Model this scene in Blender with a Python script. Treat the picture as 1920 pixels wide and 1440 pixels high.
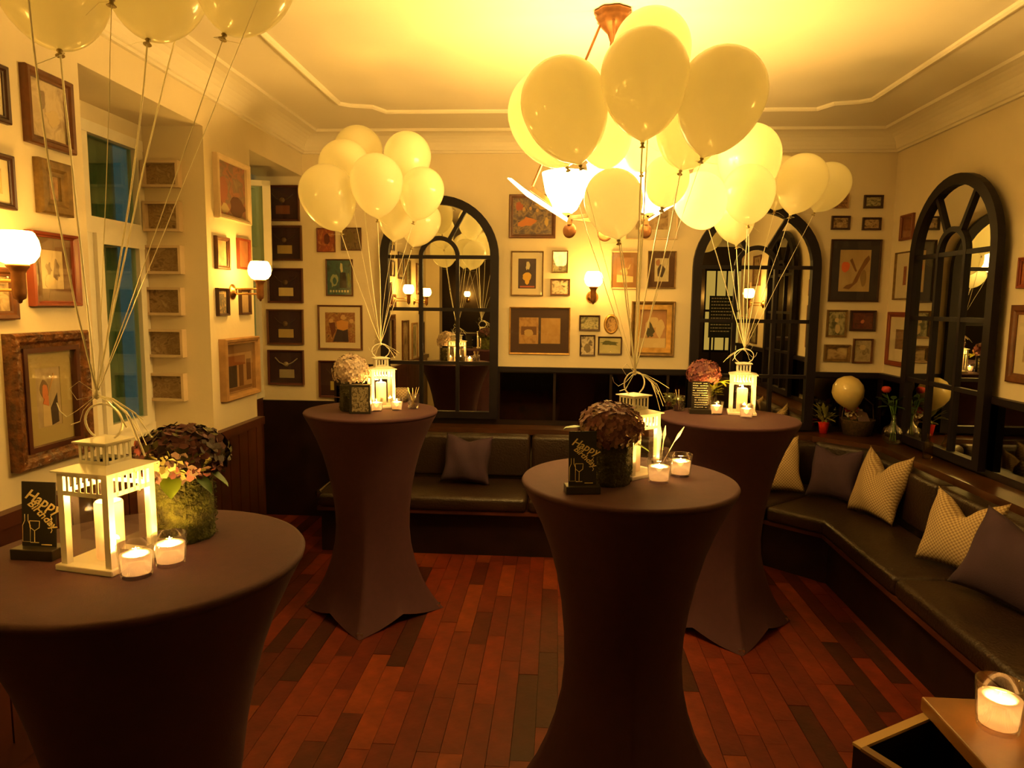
import bpy, math, random
from math import sin, cos, pi, radians, sqrt, atan2
from mathutils import Vector, Matrix
random.seed(7)
S = bpy.context.scene
COL = S.collection
for o in list(bpy.data.objects): bpy.data.objects.remove(o)

# ---------------------------------------------------------------- camera, world, exposure
F, YAW, PITCH, ROLL, CH = 1297.18, .06376, .11422, .01127, 1.6649
_f = Vector((-sin(YAW)*cos(PITCH), cos(YAW)*cos(PITCH), -sin(PITCH)))
_r0 = Vector((cos(YAW), sin(YAW), 0)); _u0 = _r0.cross(_f)
_r = cos(ROLL)*_r0 + sin(ROLL)*_u0; _u = -sin(ROLL)*_r0 + cos(ROLL)*_u0
CAM = Vector((0, 0, CH))
cd = bpy.data.cameras.new('camera'); cam = bpy.data.objects.new('camera', cd); COL.objects.link(cam)
cam.matrix_world = Matrix(((_r.x, _u.x, -_f.x, 0), (_r.y, _u.y, -_f.y, 0), (_r.z, _u.z, -_f.z, CH), (0, 0, 0, 1)))
cd.sensor_width = 36; cd.lens = F*36/1920; cd.clip_start = .05
S.camera = cam
S.view_settings.view_transform = 'Standard'; S.view_settings.look = 'None'
S.view_settings.exposure = 2.1; S.view_settings.gamma = 1; S.view_settings.use_curve_mapping = False
S.cycles.max_bounces = 8; S.cycles.diffuse_bounces = 4; S.cycles.transparent_max_bounces = 24
S.cycles.sample_clamp_indirect = 4; S.cycles.use_light_tree = True
S.cycles.caustics_reflective = False; S.cycles.caustics_refractive = False
W = bpy.data.worlds.new('dusk'); S.world = W; W.use_nodes = True
W.node_tree.nodes['Background'].inputs[0].default_value = (.10, .30, .30, 1)
W.node_tree.nodes['Background'].inputs[1].default_value = .07
WARM = (1, .475, .062); WARM_CEIL = (1, .57, .13)
CHAND_W, SCONCE_W, CANDLE_W, LANTERN_W = 17, 3.0, 3.0, 2.6
AMB = 1

YB, XL, XR, ZW, ZC = 5.2, -1.92, 2.38, .93, 2.9     # back wall, left wall, right wall, left wainscot, ceiling
ZP = 1.20                                            # panel top on back and right wall
XN = XL-.35                                          # back of the window recesses
N1 = (2.756, 3.733); N2 = 4.30; ZS = 2.60            # recesses

def at(px, py, X=None, Y=None, Z=None):
    d = _f + (px-960)/F*_r - (py-720)/F*_u
    t = X/d.x if X is not None else Y/d.y if Y is not None else (Z-CH)/d.z
    return CAM + d*t

# ---------------------------------------------------------------- materials
_M = {}
def mat(name, col=(.8, .8, .8), rough=.5, metal=0, emit=None, es=1, vary=.0, nscale=12, bump=0, bscale=60, coat=0, sub=0, spec=.5, col2=None):
    if name in _M: return _M[name]
    m = bpy.data.materials.new(name); m.use_nodes = True; _M[name] = m
    nt = m.node_tree; b = nt.nodes['Principled BSDF']; I = b.inputs
    I['Base Color'].default_value = (*col, 1); I['Roughness'].default_value = rough; I['Metallic'].default_value = metal
    I['Coat Weight'].default_value = coat; I['Specular IOR Level'].default_value = spec
    if sub: I['Subsurface Weight'].default_value = min(1, sub); I['Subsurface Radius'].default_value = (1, .6, .4); I['Subsurface Scale'].default_value = sub*.04
    if emit: I['Emission Color'].default_value = (*emit, 1); I['Emission Strength'].default_value = es
    if vary or col2:
        tc = nt.nodes.new('ShaderNodeTexCoord'); n = nt.nodes.new('ShaderNodeTexNoise'); r = nt.nodes.new('ShaderNodeValToRGB')
        n.inputs['Scale'].default_value = nscale; n.inputs['Detail'].default_value = 5
        nt.links.new(tc.outputs['Object'], n.inputs['Vector']); nt.links.new(n.outputs['Fac'], r.inputs[0]); nt.links.new(r.outputs[0], I['Base Color'])
        c2 = col2 or tuple(max(0, c*(1-vary)) for c in col)
        r.color_ramp.elements[0].position = .35; r.color_ramp.elements[1].position = .65
        r.color_ramp.elements[0].color = (*c2, 1); r.color_ramp.elements[1].color = (*col, 1)
    if bump:
        tc = nt.nodes.new('ShaderNodeTexCoord'); n = nt.nodes.new('ShaderNodeTexNoise'); bp = nt.nodes.new('ShaderNodeBump')
        n.inputs['Scale'].default_value = bscale; nt.links.new(tc.outputs['Object'], n.inputs['Vector'])
        nt.links.new(n.outputs['Fac'], bp.inputs['Height']); bp.inputs['Strength'].default_value = bump; bp.inputs['Distance'].default_value = .01
        nt.links.new(bp.outputs[0], I['Normal'])
    return m

def emis(name, col, s):
    if name in _M: return _M[name]
    m = bpy.data.materials.new(name); m.use_nodes = True; _M[name] = m; nt = m.node_tree
    nt.nodes.clear(); e = nt.nodes.new('ShaderNodeEmission'); o = nt.nodes.new('ShaderNodeOutputMaterial')
    e.inputs[0].default_value = (*col, 1); e.inputs[1].default_value = s; nt.links.new(e.outputs[0], o.inputs[0]); return m

def thin_glass(name, tint=(1, 1, 1), gloss=.08, rough=.02, fr=.6):
    if name in _M: return _M[name]
    m = bpy.data.materials.new(name); m.use_nodes = True; _M[name] = m; nt = m.node_tree; nt.nodes.clear()
    t = nt.nodes.new('ShaderNodeBsdfTransparent'); g = nt.nodes.new('ShaderNodeBsdfGlossy'); x = nt.nodes.new('ShaderNodeMixShader')
    o = nt.nodes.new('ShaderNodeOutputMaterial'); l = nt.nodes.new('ShaderNodeLayerWeight'); a = nt.nodes.new('ShaderNodeMath')
    t.inputs[0].default_value = (*tint, 1); g.inputs['Roughness'].default_value = rough; l.inputs[0].default_value = .25
    a.operation = 'MULTIPLY_ADD'; a.inputs[1].default_value = fr; a.inputs[2].default_value = gloss*.5
    nt.links.new(l.outputs['Fresnel'], a.inputs[0]); nt.links.new(a.outputs[0], x.inputs[0])
    nt.links.new(t.outputs[0], x.inputs[1]); nt.links.new(g.outputs[0], x.inputs[2]); nt.links.new(x.outputs[0], o.inputs[0]); return m

def mirror(name, tint, rough=.0, dark=(.01, .01, .01), amt=1):
    if name in _M: return _M[name]
    m = bpy.data.materials.new(name); m.use_nodes = True; _M[name] = m
    I = m.node_tree.nodes['Principled BSDF'].inputs
    I['Base Color'].default_value = (*tint, 1); I['Metallic'].default_value = amt; I['Roughness'].default_value = rough
    return m

def balloon_mat():
    m = bpy.data.materials.new('pearl_latex'); m.use_nodes = True; nt = m.node_tree
    b = nt.nodes['Principled BSDF']; o = nt.nodes['Material Output']
    b.inputs['Base Color'].default_value = (.90, .88, .66, 1); b.inputs['Roughness'].default_value = .22
    b.inputs['Coat Weight'].default_value = 1; b.inputs['Coat Roughness'].default_value = .09
    t = nt.nodes.new('ShaderNodeBsdfTranslucent'); t.inputs[0].default_value = (1.0, .99, .86, 1)
    x = nt.nodes.new('ShaderNodeMixShader'); x.inputs[0].default_value = .62
    nt.links.new(b.outputs[0], x.inputs[1]); nt.links.new(t.outputs[0], x.inputs[2]); nt.links.new(x.outputs[0], o.inputs[0]); return m

def art(name, cols, scale=5, detail=3, seed=0, rough=.55, stretch=(1, 1, 1)):
    m = bpy.data.materials.new(name); m.use_nodes = True; nt = m.node_tree; b = nt.nodes['Principled BSDF']
    b.inputs['Roughness'].default_value = rough
    tc = nt.nodes.new('ShaderNodeTexCoord'); mp = nt.nodes.new('ShaderNodeMapping'); n = nt.nodes.new('ShaderNodeTexNoise'); r = nt.nodes.new('ShaderNodeValToRGB')
    mp.inputs['Location'].default_value = (seed*3.7, seed*1.3, seed*2.1); mp.inputs['Scale'].default_value = stretch
    n.inputs['Scale'].default_value = scale; n.inputs['Detail'].default_value = detail; n.inputs['Distortion'].default_value = .6
    nt.links.new(tc.outputs['Generated'], mp.inputs[0]); nt.links.new(mp.outputs[0], n.inputs['Vector']); nt.links.new(n.outputs['Fac'], r.inputs[0]); nt.links.new(r.outputs[0], b.inputs['Base Color'])
    el = r.color_ramp.elements; N = len(cols)
    for i, c in enumerate(cols):
        p = .32 + .36*i/max(1, N-1)
        e = el[i] if i < 2 else el.new(p)
        e.position = p; e.color = (*c, 1)
    return m

def gingham(name, c1, c2, s):
    m = bpy.data.materials.new(name); m.use_nodes = True; nt = m.node_tree; b = nt.nodes['Principled BSDF']; b.inputs['Roughness'].default_value = .9
    tc = nt.nodes.new('ShaderNodeTexCoord'); c = nt.nodes.new('ShaderNodeTexChecker'); c.inputs['Scale'].default_value = s
    c.inputs[1].default_value = (*c1, 1); c.inputs[2].default_value = (*c2, 1)
    mp = nt.nodes.new('ShaderNodeMapping'); mp.inputs['Scale'].default_value = (1, 0, 1); mp.inputs['Location'].default_value = (0, .003, 0)
    nt.links.new(tc.outputs['Object'], mp.inputs[0]); nt.links.new(mp.outputs[0], c.inputs[0]); nt.links.new(c.outputs[0], b.inputs['Base Color'])
    bp = nt.nodes.new('ShaderNodeBump'); bp.inputs['Strength'].default_value = .6; bp.inputs['Distance'].default_value = .004
    nt.links.new(c.outputs['Fac'], bp.inputs['Height']); nt.links.new(bp.outputs[0], b.inputs['Normal']); return m

PLASTER = mat('cream_plaster', (.71, .62, .46), .85, vary=.06, nscale=2.2, bump=.12, bscale=25)
CEIL = mat('ceiling_plaster', (.74, .68, .58), .85, vary=.05, nscale=1.5, bump=.08, bscale=20)
WHITEP = mat('white_paint', (.80, .76, .68), .45, vary=.05, bump=.05)
DARKW = mat('dark_stained_wood', (.018, .007, .006), .42, vary=.5, nscale=6, spec=.35)
REDW = mat('red_brown_wood', (.085, .022, .012), .4, vary=.5, nscale=5)
BLACKP = mat('blue_black_paint', (.008, .0045, .010), .5, vary=.3, nscale=9, spec=.25)
LEATHER = mat('dark_leather', (.024, .011, .007), .38, vary=.3, nscale=5, bump=.35, bscale=90)
CLOTH = mat('aubergine_stretch_cloth', (.050, .0115, .023), .82, vary=.12, nscale=30, bump=.1, bscale=300)
CLOTHT = CLOTH
BRASS = mat('brass', (.62, .36, .14), .28, metal=1, vary=.2)
OLDBRASS = mat('aged_brass', (.30, .13, .05), .45, metal=.7, vary=.4, nscale=20)
GOLD = mat('gold_leaf', (.62, .38, .12), .35, metal=.75, vary=.35, nscale=25)
WMETAL = mat('white_lacquered_metal', (.82, .80, .72), .35)
WAX = mat('white_wax', (.95, .86, .78), .5)
def _wax():
    nt = WAX.node_tree; b = nt.nodes['Principled BSDF']; o = nt.nodes['Material Output']
    t = nt.nodes.new('ShaderNodeBsdfTranslucent'); t.inputs[0].default_value = (1, .90, .82, 1); x = nt.nodes.new('ShaderNodeMixShader'); x.inputs[0].default_value = .6
    nt.links.new(b.outputs[0], x.inputs[1]); nt.links.new(t.outputs[0], x.inputs[2]); nt.links.new(x.outputs[0], o.inputs[0])
_wax()
WICK = mat('burnt_wick', (.02, .015, .01), .9)
RIB = mat('ivory_ribbon', (.92, .88, .70), .3, coat=.4)
GLASS = thin_glass('clear_glass')
PGLASS = thin_glass('picture_glass', gloss=.03, fr=.12)
WGLASS = thin_glass('window_glass', (.8, .95, .9), .06)
MIRR = mirror('mirror_silver', (.82, .82, .74))
DMIRR = mirror('smoked_mirror', (.16, .15, .13), rough=.04)
LATEX = balloon_mat()
FLAME = emis('candle_flame', (1, .66, .28), 40)
GLOBE = emis('opal_globe_lit', (1, .51, .08), 16)
SHADE = emis('frosted_plate_lit', (1, .62, .22), 2.5); CUP = emis('frosted_cup_lit', (1, .58, .135), 18)
GREEN = mat('leaf_green', (.09, .20, .02), .5, vary=.4, nscale=20)
MOSS = mat('moss', (.11, .12, .018), .95, col2=(.05, .045, .012), nscale=40, bump=1, bscale=120)
MUD = mat('dark_moss', (.06, .05, .016), .95, vary=.5, nscale=40, bump=1, bscale=120)
CARD = mat('black_card', (.012, .009, .008), .5)
CARDG = mat('card_print', (.80, .68, .34), .6)
CARDW = mat('chalk_white', (.85, .8, .65), .6)

# ---------------------------------------------------------------- mesh helpers
class MB:
    def __init__(s): s.v = []; s.f = []; s.sm = []
    def add(s, vs, fs, smooth=False):
        k = len(s.v); s.v += [tuple(v) for v in vs]; s.f += [tuple(i+k for i in f) for f in fs]; s.sm += [smooth]*len(fs); return s
    def box(s, a, b, M=None):
        x0, y0, z0 = a; x1, y1, z1 = b
        vs = [Vector(p) for p in ((x0, y0, z0), (x1, y0, z0), (x1, y1, z0), (x0, y1, z0), (x0, y0, z1), (x1, y0, z1), (x1, y1, z1), (x0, y1, z1))]
        if M: vs = [M @ v for v in vs]
        return s.add(vs, [(0, 3, 2, 1), (4, 5, 6, 7), (0, 1, 5, 4), (1, 2, 6, 5), (2, 3, 7, 6), (3, 0, 4, 7)])
    def bar(s, p, q, w, h=None, up=(0, 0, 1)):
        p, q = Vector(p), Vector(q); h = h or w; d = (q-p).normalized(); up = Vector(up)
        if abs(d.dot(up)) > .98: up = Vector((1, 0, 0))
        a = d.cross(up).normalized()*w/2; b = a.cross(d).normalized()*h/2
        vs = [p-a-b, p+a-b, p+a+b, p-a+b, q-a-b, q+a-b, q+a+b, q-a+b]
        return s.add(vs, [(0, 3, 2, 1), (4, 5, 6, 7), (0, 1, 5, 4), (1, 2, 6, 5), (2, 3, 7, 6), (3, 0, 4, 7)])
    def tube(s, pts, r, n=8, cap=True, flat=1.0):
        pts = [Vector(p) for p in pts]; N = len(pts); rs = r if isinstance(r, (list, tuple)) else [r]*N
        rings = []; a = None
        for i, p in enumerate(pts):
            d = (pts[min(i+1, N-1)]-pts[max(i-1, 0)])
            d = d.normalized() if d.length > 1e-9 else Vector((0, 0, 1))
            if a is None:
                a = d.cross(Vector((0, 0, 1)))
                if a.length < .05: a = d.cross(Vector((1, 0, 0)))
            a = (a-d*a.dot(d)); a.normalize(); b = d.cross(a)
            rings.append([p+(a*cos(2*pi*k/n)+b*sin(2*pi*k/n)*flat)*rs[i] for k in range(n)])
        vs = [v for R_ in rings for v in R_]; fs = []
        for i in range(N-1):
            for k in range(n): fs.append((i*n+k, i*n+(k+1) % n, (i+1)*n+(k+1) % n, (i+1)*n+k))
        s.add(vs, fs, True)
        if cap: s.add(rings[0], [tuple(range(n))[::-1]]); s.add(rings[-1], [tuple(range(n))])
        return s
    def lathe(s, prof, n=24, c=(0, 0, 0), M=None, smooth=True, rfun=None):
        vs = []; fs = []
        for r, z in prof:
            for k in range(n):
                t = 2*pi*k/n; rr = r*(rfun(t, z) if rfun else 1)
                v = Vector((c[0]+rr*cos(t), c[1]+rr*sin(t), c[2]+z)); vs.append(M @ v if M else v)
        for i in range(len(prof)-1):
            for k in range(n): fs.append((i*n+k, i*n+(k+1) % n, (i+1)*n+(k+1) % n, (i+1)*n+k))
        return s.add(vs, fs, smooth)
    def poly(s, pts, y0, y1):      # extruded polygon in xz plane, front at y0
        n = len(pts); vs = [(x, y0, z) for x, z in pts]+[(x, y1, z) for x, z in pts]
        fs = [tuple(range(n)), tuple(range(n, 2*n))[::-1]]+[(i, i+n, (i+1) % n+n, (i+1) % n) for i in range(n)]
        return s.add(vs, fs)
    def build(s, name, m, parent=None, loc=None, rz=0, bevel=0, rot=None):
        me = bpy.data.meshes.new(name); me.from_pydata(s.v, [], s.f); me.polygons.foreach_set('use_smooth', s.sm); me.update()
        import bmesh
        b = bmesh.new(); b.from_mesh(me); bmesh.ops.recalc_face_normals(b, faces=b.faces); b.to_mesh(me); b.free()
        me.materials.append(m); o = bpy.data.objects.new(name, me); COL.objects.link(o)
        if parent: o.parent = parent
        if loc is not None: o.location = loc
        if rz: o.rotation_euler = (0, 0, rz)
        if rot: o.rotation_euler = rot
        if bevel:
            bv = o.modifiers.new('bevel', 'BEVEL'); bv.width = bevel; bv.segments = 2; bv.limit_method = 'ANGLE'
        return o

def tag(o, label=None, cat=None, group=None, kind=None):
    if label: o['label'] = label
    if cat: o['category'] = cat
    if group: o['group'] = group
    if kind: o['kind'] = kind
    return o
def empty(name, loc, rz=0, label=None, cat=None, group=None, rot=None):
    o = bpy.data.objects.new(name, None); COL.objects.link(o); o.location = loc; o.rotation_euler = rot or (0, 0, rz); o.empty_display_size = .05
    return tag(o, label, cat, group)
def copy_tree(o, parent=None, kids={}):
    c = o.copy(); COL.objects.link(c); c.parent = parent
    for ch in list(KIDS(o)): copy_tree(ch, c)
    return c
def KIDS(o): return [x for x in o.children]
def struct(name, mb, m, parent=None, **k): return tag(mb.build(name, m, parent, **k), kind=None if parent else 'structure')
def light(parent, loc, w, r=.02, col=WARM, name='light'):
    l = bpy.data.lights.new(name, 'POINT'); l.energy = w; l.color = col; l.shadow_soft_size = r
    o = bpy.data.objects.new(name, l); COL.objects.link(o); o.location = loc; o.parent = parent; return o

# ---------------------------------------------------------------- room shell
YR = -4.5; XRB = 3.9; XLB = -3.4
fl = struct('floor', MB().box((XLB, YR, -.06), (XRB, YB, -.012)), mat('dark_subfloor', (.02, .008, .004), .7))
PLK = []
for i in range(7):
    c = [(.16, .022, .006), (.11, .013, .005), (.20, .034, .007), (.075, .010, .004), (.13, .017, .005), (.045, .008, .004), (.17, .021, .005)][i]
    PLK.append(mat('plank_wood_%d' % i, c, .5, spec=.3, vary=.45, nscale=9, bump=.1, bscale=40))
pm = {}
rest = [MB() for _ in PLK]
x = XLB; row = 0; nind = 0
while x < XRB:
    w = .088; y = YR - random.random()*.5
    while y < YB:
        L = random.choice((.36, .48, .60, .75)); k = random.choice((0, 0, 1, 1, 2, 3, 4, 4, 5, 6))
        y1 = min(y+L, YB)
        inview = -1.5 < x < 1.55 and y1 > 2.0 and y < 4.62
        if inview and nind < 295 and y > YR:
            key = (k, round(y1-y, 3))
            if key not in pm:
                o = MB().box((.001, .001, -.012), (w-.001, y1-y-.001, 0)).build('plank', PLK[k], fl); pm[key] = o.data
            else:
                o = bpy.data.objects.new('plank', pm[key]); COL.objects.link(o); o.parent = fl
            o.location = (x, y, random.uniform(-.0008, .0008)); nind += 1
        elif y1 > y+.01: rest[k].box((x+.001, max(y, YR)+.001, -.012), (x+w-.001, y1-.001, 0))
        y = y1
    x += w
for k, mb in enumerate(rest):
    if mb.v: tag(mb.build('plank_field', PLK[k], fl), kind='stuff')

struct('ceiling', MB().box((XLB, YR, ZC), (XRB, YB+.1, ZC+.1)), CEIL)
b = MB()
b.box((XL-.1-.35, YB, 0), (XR+.1, YB+.12, ZC)); struct('wall_back', b, PLASTER)
b = MB()
b.box((XN, .2, 0), (XL, N1[0], ZC)).box((XN, N1[0], ZS), (XL, N1[1], ZC)).box((XN, N1[0], 0), (XL, N1[1], ZW-.02)).box((XN, N1[1], 0), (XL, N2, ZC)).box((XN, N2, ZS), (XL, YB, ZC))
b.box((XN, -.05, 0), (XL+.2, .2, ZC))
struct('wall_left', b, PLASTER)
b = MB()
b.box((XR, 1.0, 0), (XR+.1, YB, ZC)); struct('wall_right', b, PLASTER)
# rear room walls (seen in the mirrors)
b = MB(); b.box((XLB, YR-.1, 0), (XRB, YR, ZC)).box((XLB-.1, YR-.1, 0), (XLB, .2, ZC)).box((XRB, YR-.1, 0), (XRB+.1, 1.1, ZC)).box((XR+.1, 1.0, 0), (XRB, 1.1, ZC))
struct('wall_rear', b, mat('rear_room_wood', (.045, .025, .014), .55, vary=.4, nscale=3))

# window recess plane: outer wall with window openings
def window(name, y0, y1, z0, z1, ztr):
    b = MB(); X = XN
    fw = .055
    for (a0, a1, c0, c1) in ((y0, y1, z0, z0+fw), (y0, y1, z1-fw, z1), (y0, y0+fw, z0, z1), (y1-fw, y1, z0, z1), (y0, y1, ztr-.04, ztr+.04)):
        e = 0 if a1-a0 > .2 else .002
        b.box((X-.05+e, a0+e, c0+e), (X+.012-e, a1-e, c1-e))
    b.box((X-.05+.003, (y0+y1)/2-.04, z0+.003), (X+.009, (y0+y1)/2+.04, z1-.003))
    w = struct(name, b, WHITEP)
    for k, (a0, a1) in enumerate(((y0+fw, (y0+y1)/2-.04), ((y0+y1)/2+.04, y1-fw))):
        MB().box((X-.03, a0, ztr+.04), (X-.024, a1, z1-fw)).build('pane', WGLASS, w)
        # lower casements
        h = .05
        c = MB(); n0, n1 = a0+.0, a1
        for q in ((n0, n1, z0+fw, z0+fw+h), (n0, n1, ztr-.04-h, ztr-.04), (n0, n0+h, z0+fw, ztr-.04), (n1-h, n1, z0+fw, ztr-.04)):
            e = .0015 if q[1]-q[0] < .06 else 0
            c.box((X-.02+e, q[0]+e, q[2]+e), (X+.03-e, q[1]-e, q[3]-e))
        cs = c.build('casement', WHITEP, w)
        MB().box((X+.002, n0+h, z0+fw+h), (X+.006, n1-h, ztr-.04-h)).build('pane', WGLASS, cs)
    return w
w1 = window('window_1', N1[0], N1[1], ZW, 2.52, 2.03)
MB().box((XN-.08, N1[0], 2.521), (XN+.009, N1[1], ZS)).build('lintel', PLASTER, w1)
MB().box((XN-.02, N1[0]-.0, ZW-.02), (XL+.02, N1[1]+.0, ZW+.012)).build('sill', WHITEP, w1)
w2 = window('window_2', N2, YB, ZW, 2.55, 2.03)
TEAL = mat('teal_curtain', (.13, .24, .17), .85, vary=.3, nscale=3)
for (a, c, lab, w) in ((N1[0]+.05, N1[1]-.05, 1, ('sheer teal curtain behind the near window beside the large ornate picture')), (N2+.05, YB-.05, 2, 'teal curtain behind the far window by the medal plaques')):
    b = MB(); vs = []; fs = []; n = 60
    for i in range(n+1):
        yy = a+(c-a)*i/n; xx = XN-.11+.022*sin(i*1.25)+.01*sin(i*.4)
        vs += [(xx, yy, ZW), (xx, yy, 2.56)]
    for i in range(n): fs.append((2*i, 2*i+2, 2*i+3, 2*i+1))
    b.add(vs, fs, True); o = b.build('curtain', TEAL); tag(o, w, 'curtain')
# open inner casement of window 2 seen edge-on beside the top plaque
b = MB(); p = XN+.02
for q in ((0, .30, 0, .06), (0, .30, .94, 1.0), (0, .05, 0, 1.0), (.25, .30, 0, 1.0)): b.box((q[0], -.02, q[2]*.60), (q[1], .02, q[3]*.60 if q[3] == 1.0 else q[3]*.6))
cs = tag(b.build('casement', WHITEP, None, loc=(XN+.02, 4.62, 1.88), rz=radians(18)), 'white window casement standing open beside the topmost medal plaque', 'casement')
MB().box((.05, -.004, .04), (.25, .004, .56)).build('pane', WGLASS, cs)

# outer dark facade beyond curtains is left to the dusk sky
# cornice (cove) and ceiling moulding
def sweep(name, path, prof, m, closed=False):
    # path: list of (x,y) with inward normals computed by miter ; prof: (inward offset, z)
    n = len(path); b = MB(); vs = []; fs = []; k = len(prof)
    for i, p in enumerate(path):
        P = Vector(p)
        if closed or 0 < i < n-1:
            d0 = (P-Vector(path[i-1])).normalized(); d1 = (Vector(path[(i+1) % n])-P).normalized()
        elif i == 0: d0 = d1 = (Vector(path[1])-P).normalized()
        else: d0 = d1 = (P-Vector(path[-2])).normalized()
        n0 = Vector((d0.y, -d0.x)); n1 = Vector((d1.y, -d1.x)); mm = (n0+n1); mm = mm/max(.2, mm.dot(n0))
        for (o_, z) in prof: q = P+mm*o_; vs.append((q.x, q.y, z))
    for i in range(n if closed else n-1):
        j = (i+1) % n
        for a in range(k-1): fs.append((i*k+a, j*k+a, j*k+a+1, i*k+a+1))
    b.add(vs, fs, False); return struct(name, b, m)
room = [(XL, .2), (XL, YB), (XR, YB), (XR, 1.0)]
zc = 2.76
prof = [(0, zc), (.02, zc), (.02, zc+.015), (.03, zc+.02)]+[(.03+.13*(1-cos(t*pi/2/6)), zc+.02+.10*sin(t*pi/2/6)) for t in range(7)]+[(.175, zc+.12), (.175, ZC)]
sweep('trim_1', room, prof, CEIL)
tl, tr, tb, tf, nn = XL+.54, XR-.54, YB-.62, -.4, .20
path = [(tl, 1.0), (tl, tb-nn), (tl+nn*.3, tb-nn*.75), (tl+nn*.95, tb-nn*.6), (tl+nn*1.25, tb), (tr-nn*1.25, tb), (tr-nn*.95, tb-nn*.6), (tr-nn*.3, tb-nn*.75), (tr, tb-nn), (tr, 1.0)]
sweep('trim_2', path, [(-.018, ZC), (-.014, ZC-.012), (-.004, ZC-.02), (.004, ZC-.02), (.014, ZC-.012), (.018, ZC)], CEIL)

# wainscot left wall
b = MB()
for (a, c) in ((.2, N1[0]), (N1[0], N1[1]), (N1[1], N2)): b.box((XL, a, .0), (XL+.018, c, ZW-.05))
b.box((XN, N2, 0), (XL+.018, N2+.012, ZW-.004)); b.box((XN-.05, N2+.012, 0), (XN+.012, YB-.031, ZW))
wl = struct('baseboard_left', b, REDW)
y = .25; nb = 0
while y < N2-.05:
    MB().box((XL+.018, y+.004, .10), (XL+.03, min(y+.116, N2-.004), ZW-.055)).build('panel', REDW, wl); y += .12
MB().box((XL, .2, ZW-.05), (XL+.045, N2+.01, ZW)).build('rail', REDW, wl)
# back wall wainscot: solid dark panel left, smoked mirror band with muntins right
XW = -1.70
b = MB(); b.box((XN, YB-.03, 0), (XW, YB, ZW-.02)); b.box((XW, YB-.02, .7), (XR, YB, ZP-.03)); b.box((XR-.02, 2.2, .7), (XR, YB-.02, ZP-.03)); b.box((XR-.02, 1.0, .7), (XR, 2.2, ZP-.03))
ws = struct('trim_3', b, DARKW)
for a in [i*.42-1.68 for i in range(10)]:
    if a+.4 > XR-.03: c = XR-.04
    else: c = a+.4
    MB().box((a, YB-.026, .80), (c, YB-.021, ZP-.045)).build('mirror_panel', DMIRR, ws)
for i in range(9):
    a = YB-.06-.42*(i+1)
    MB().box((XR-.026, a, .80), (XR-.021, a+.40, ZP-.045)).build('mirror_panel', DMIRR, ws)
MB().box((XW, YB-.045, ZP-.035), (XR, YB, ZP)).build('rail', BLACKP, ws)
MB().box((XR-.045, 1.0, ZP-.035), (XR, YB-.045, ZP)).build('rail', BLACKP, ws)
# ledge behind the bench
ZL = .76
b = MB()
b.box((XW+.1, 4.98, ZL-.04), (XR, YB-.03, ZL)); b.box((2.16, 1.0, ZL-.04), (XR-.03, 4.98, ZL))
b.add([(1.83, 4.98, ZL-.04), (2.16, 4.65, ZL-.04), (2.16, 4.98, ZL-.04), (1.83, 4.98, ZL), (2.16, 4.65, ZL), (2.16, 4.98, ZL)], [(0, 1, 2), (3, 5, 4), (0, 3, 4, 1), (1, 4, 5, 2), (2, 5, 3, 0)])
ledge = struct('trim_4', b, mat('ledge_wood', (.075, .026, .010), .3, vary=.4, nscale=6))

# ---------------------------------------------------------------- mirrors
def arch_mirror(loc, rz, w, z0, z1, label):
    R = w/2; zs = z1-R; fw = .062
    t = empty('arched_mirror', loc, rz, label, 'mirror', 'arched mirrors with glazing bars')
    n = 24
    g = [(-R+.02, z0+.02), (R-.02, z0+.02)]+[((R-.02)*cos(pi*i/n), zs+(R-.02)*sin(pi*i/n)) for i in range(n+1)]
    MB().poly(g, -.012, -.004).build('mirror_glass', MIRR, t)
    b = MB()
    def ring(R0, R1, zc_, y0, y1, a0=0, a1=pi, nn=24):
        vs = []; fs = []
        for i in range(nn+1):
            a = a0+(a1-a0)*i/nn
            for (r_, yy) in ((R0, y0), (R1, y0), (R1, y1), (R0, y1)): vs.append((r_*cos(a), yy, zc_+r_*sin(a)))
        for i in range(nn):
            for k in range(4): fs.append((4*i+k, 4*i+(k+1) % 4, 4*i+4+(k+1) % 4, 4*i+4+k))
        return vs, fs
    b.add(*ring(R-fw, R, zs, -.04, 0)); b.box((-R, -.04, z0), (-R+fw, 0, zs)); b.box((R-fw, -.04, z0), (R, 0, zs)); b.box((-R+fw, -.04, z0), (R-fw, 0, z0+.05))
    b.build('frame', BLACKP, t)
    ri = w*.155; bw = .026
    def gb(mb): mb.build('glazing_bar', BLACKP, t)
    gb(MB().add(*ring(ri-bw*.6, ri+bw*.6, zs, -.03, -.010)))
    for s in (-1, 1): gb(MB().box((s*ri-bw/2, -.03, z0+.05), (s*ri+bw/2, -.010, zs)))
    for z in (zs, zs-.385, zs-.785): gb(MB().box((-R+fw, -.028, z-bw/2), (R-fw, -.011, z+bw/2)))
    for a in (60, 120):
        a = radians(a); gb(MB().bar(((ri)*cos(a), -.02, zs+ri*sin(a)), ((R-fw+.01)*cos(a), -.02, zs+(R-fw+.01)*sin(a)), bw, .018, up=(0, 1, 0)))
    return t
arch_mirror(((-1.318-.435)/2, YB-.046, 0), 0, .883, ZL+.05, 2.45, 'arched black-framed mirror on the back wall behind the left balloon bunch')
arch_mirror(((.97+1.875)/2, YB-.046, 0), 0, .90, ZL+.02, 2.40, 'arched black-framed mirror on the back wall behind the right lantern table')
arch_mirror((XR-.046, 2.85, 0), -pi/2, .90, ZL+.03, 2.45, 'arched black-framed mirror on the right wall seen only in the back right mirror')
arch_mirror((XR-.046, (4.756+3.838)/2, 0), -pi/2, .915, ZL+.03, 2.45, 'arched black-framed mirror on the right-hand wall above the bench')

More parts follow.
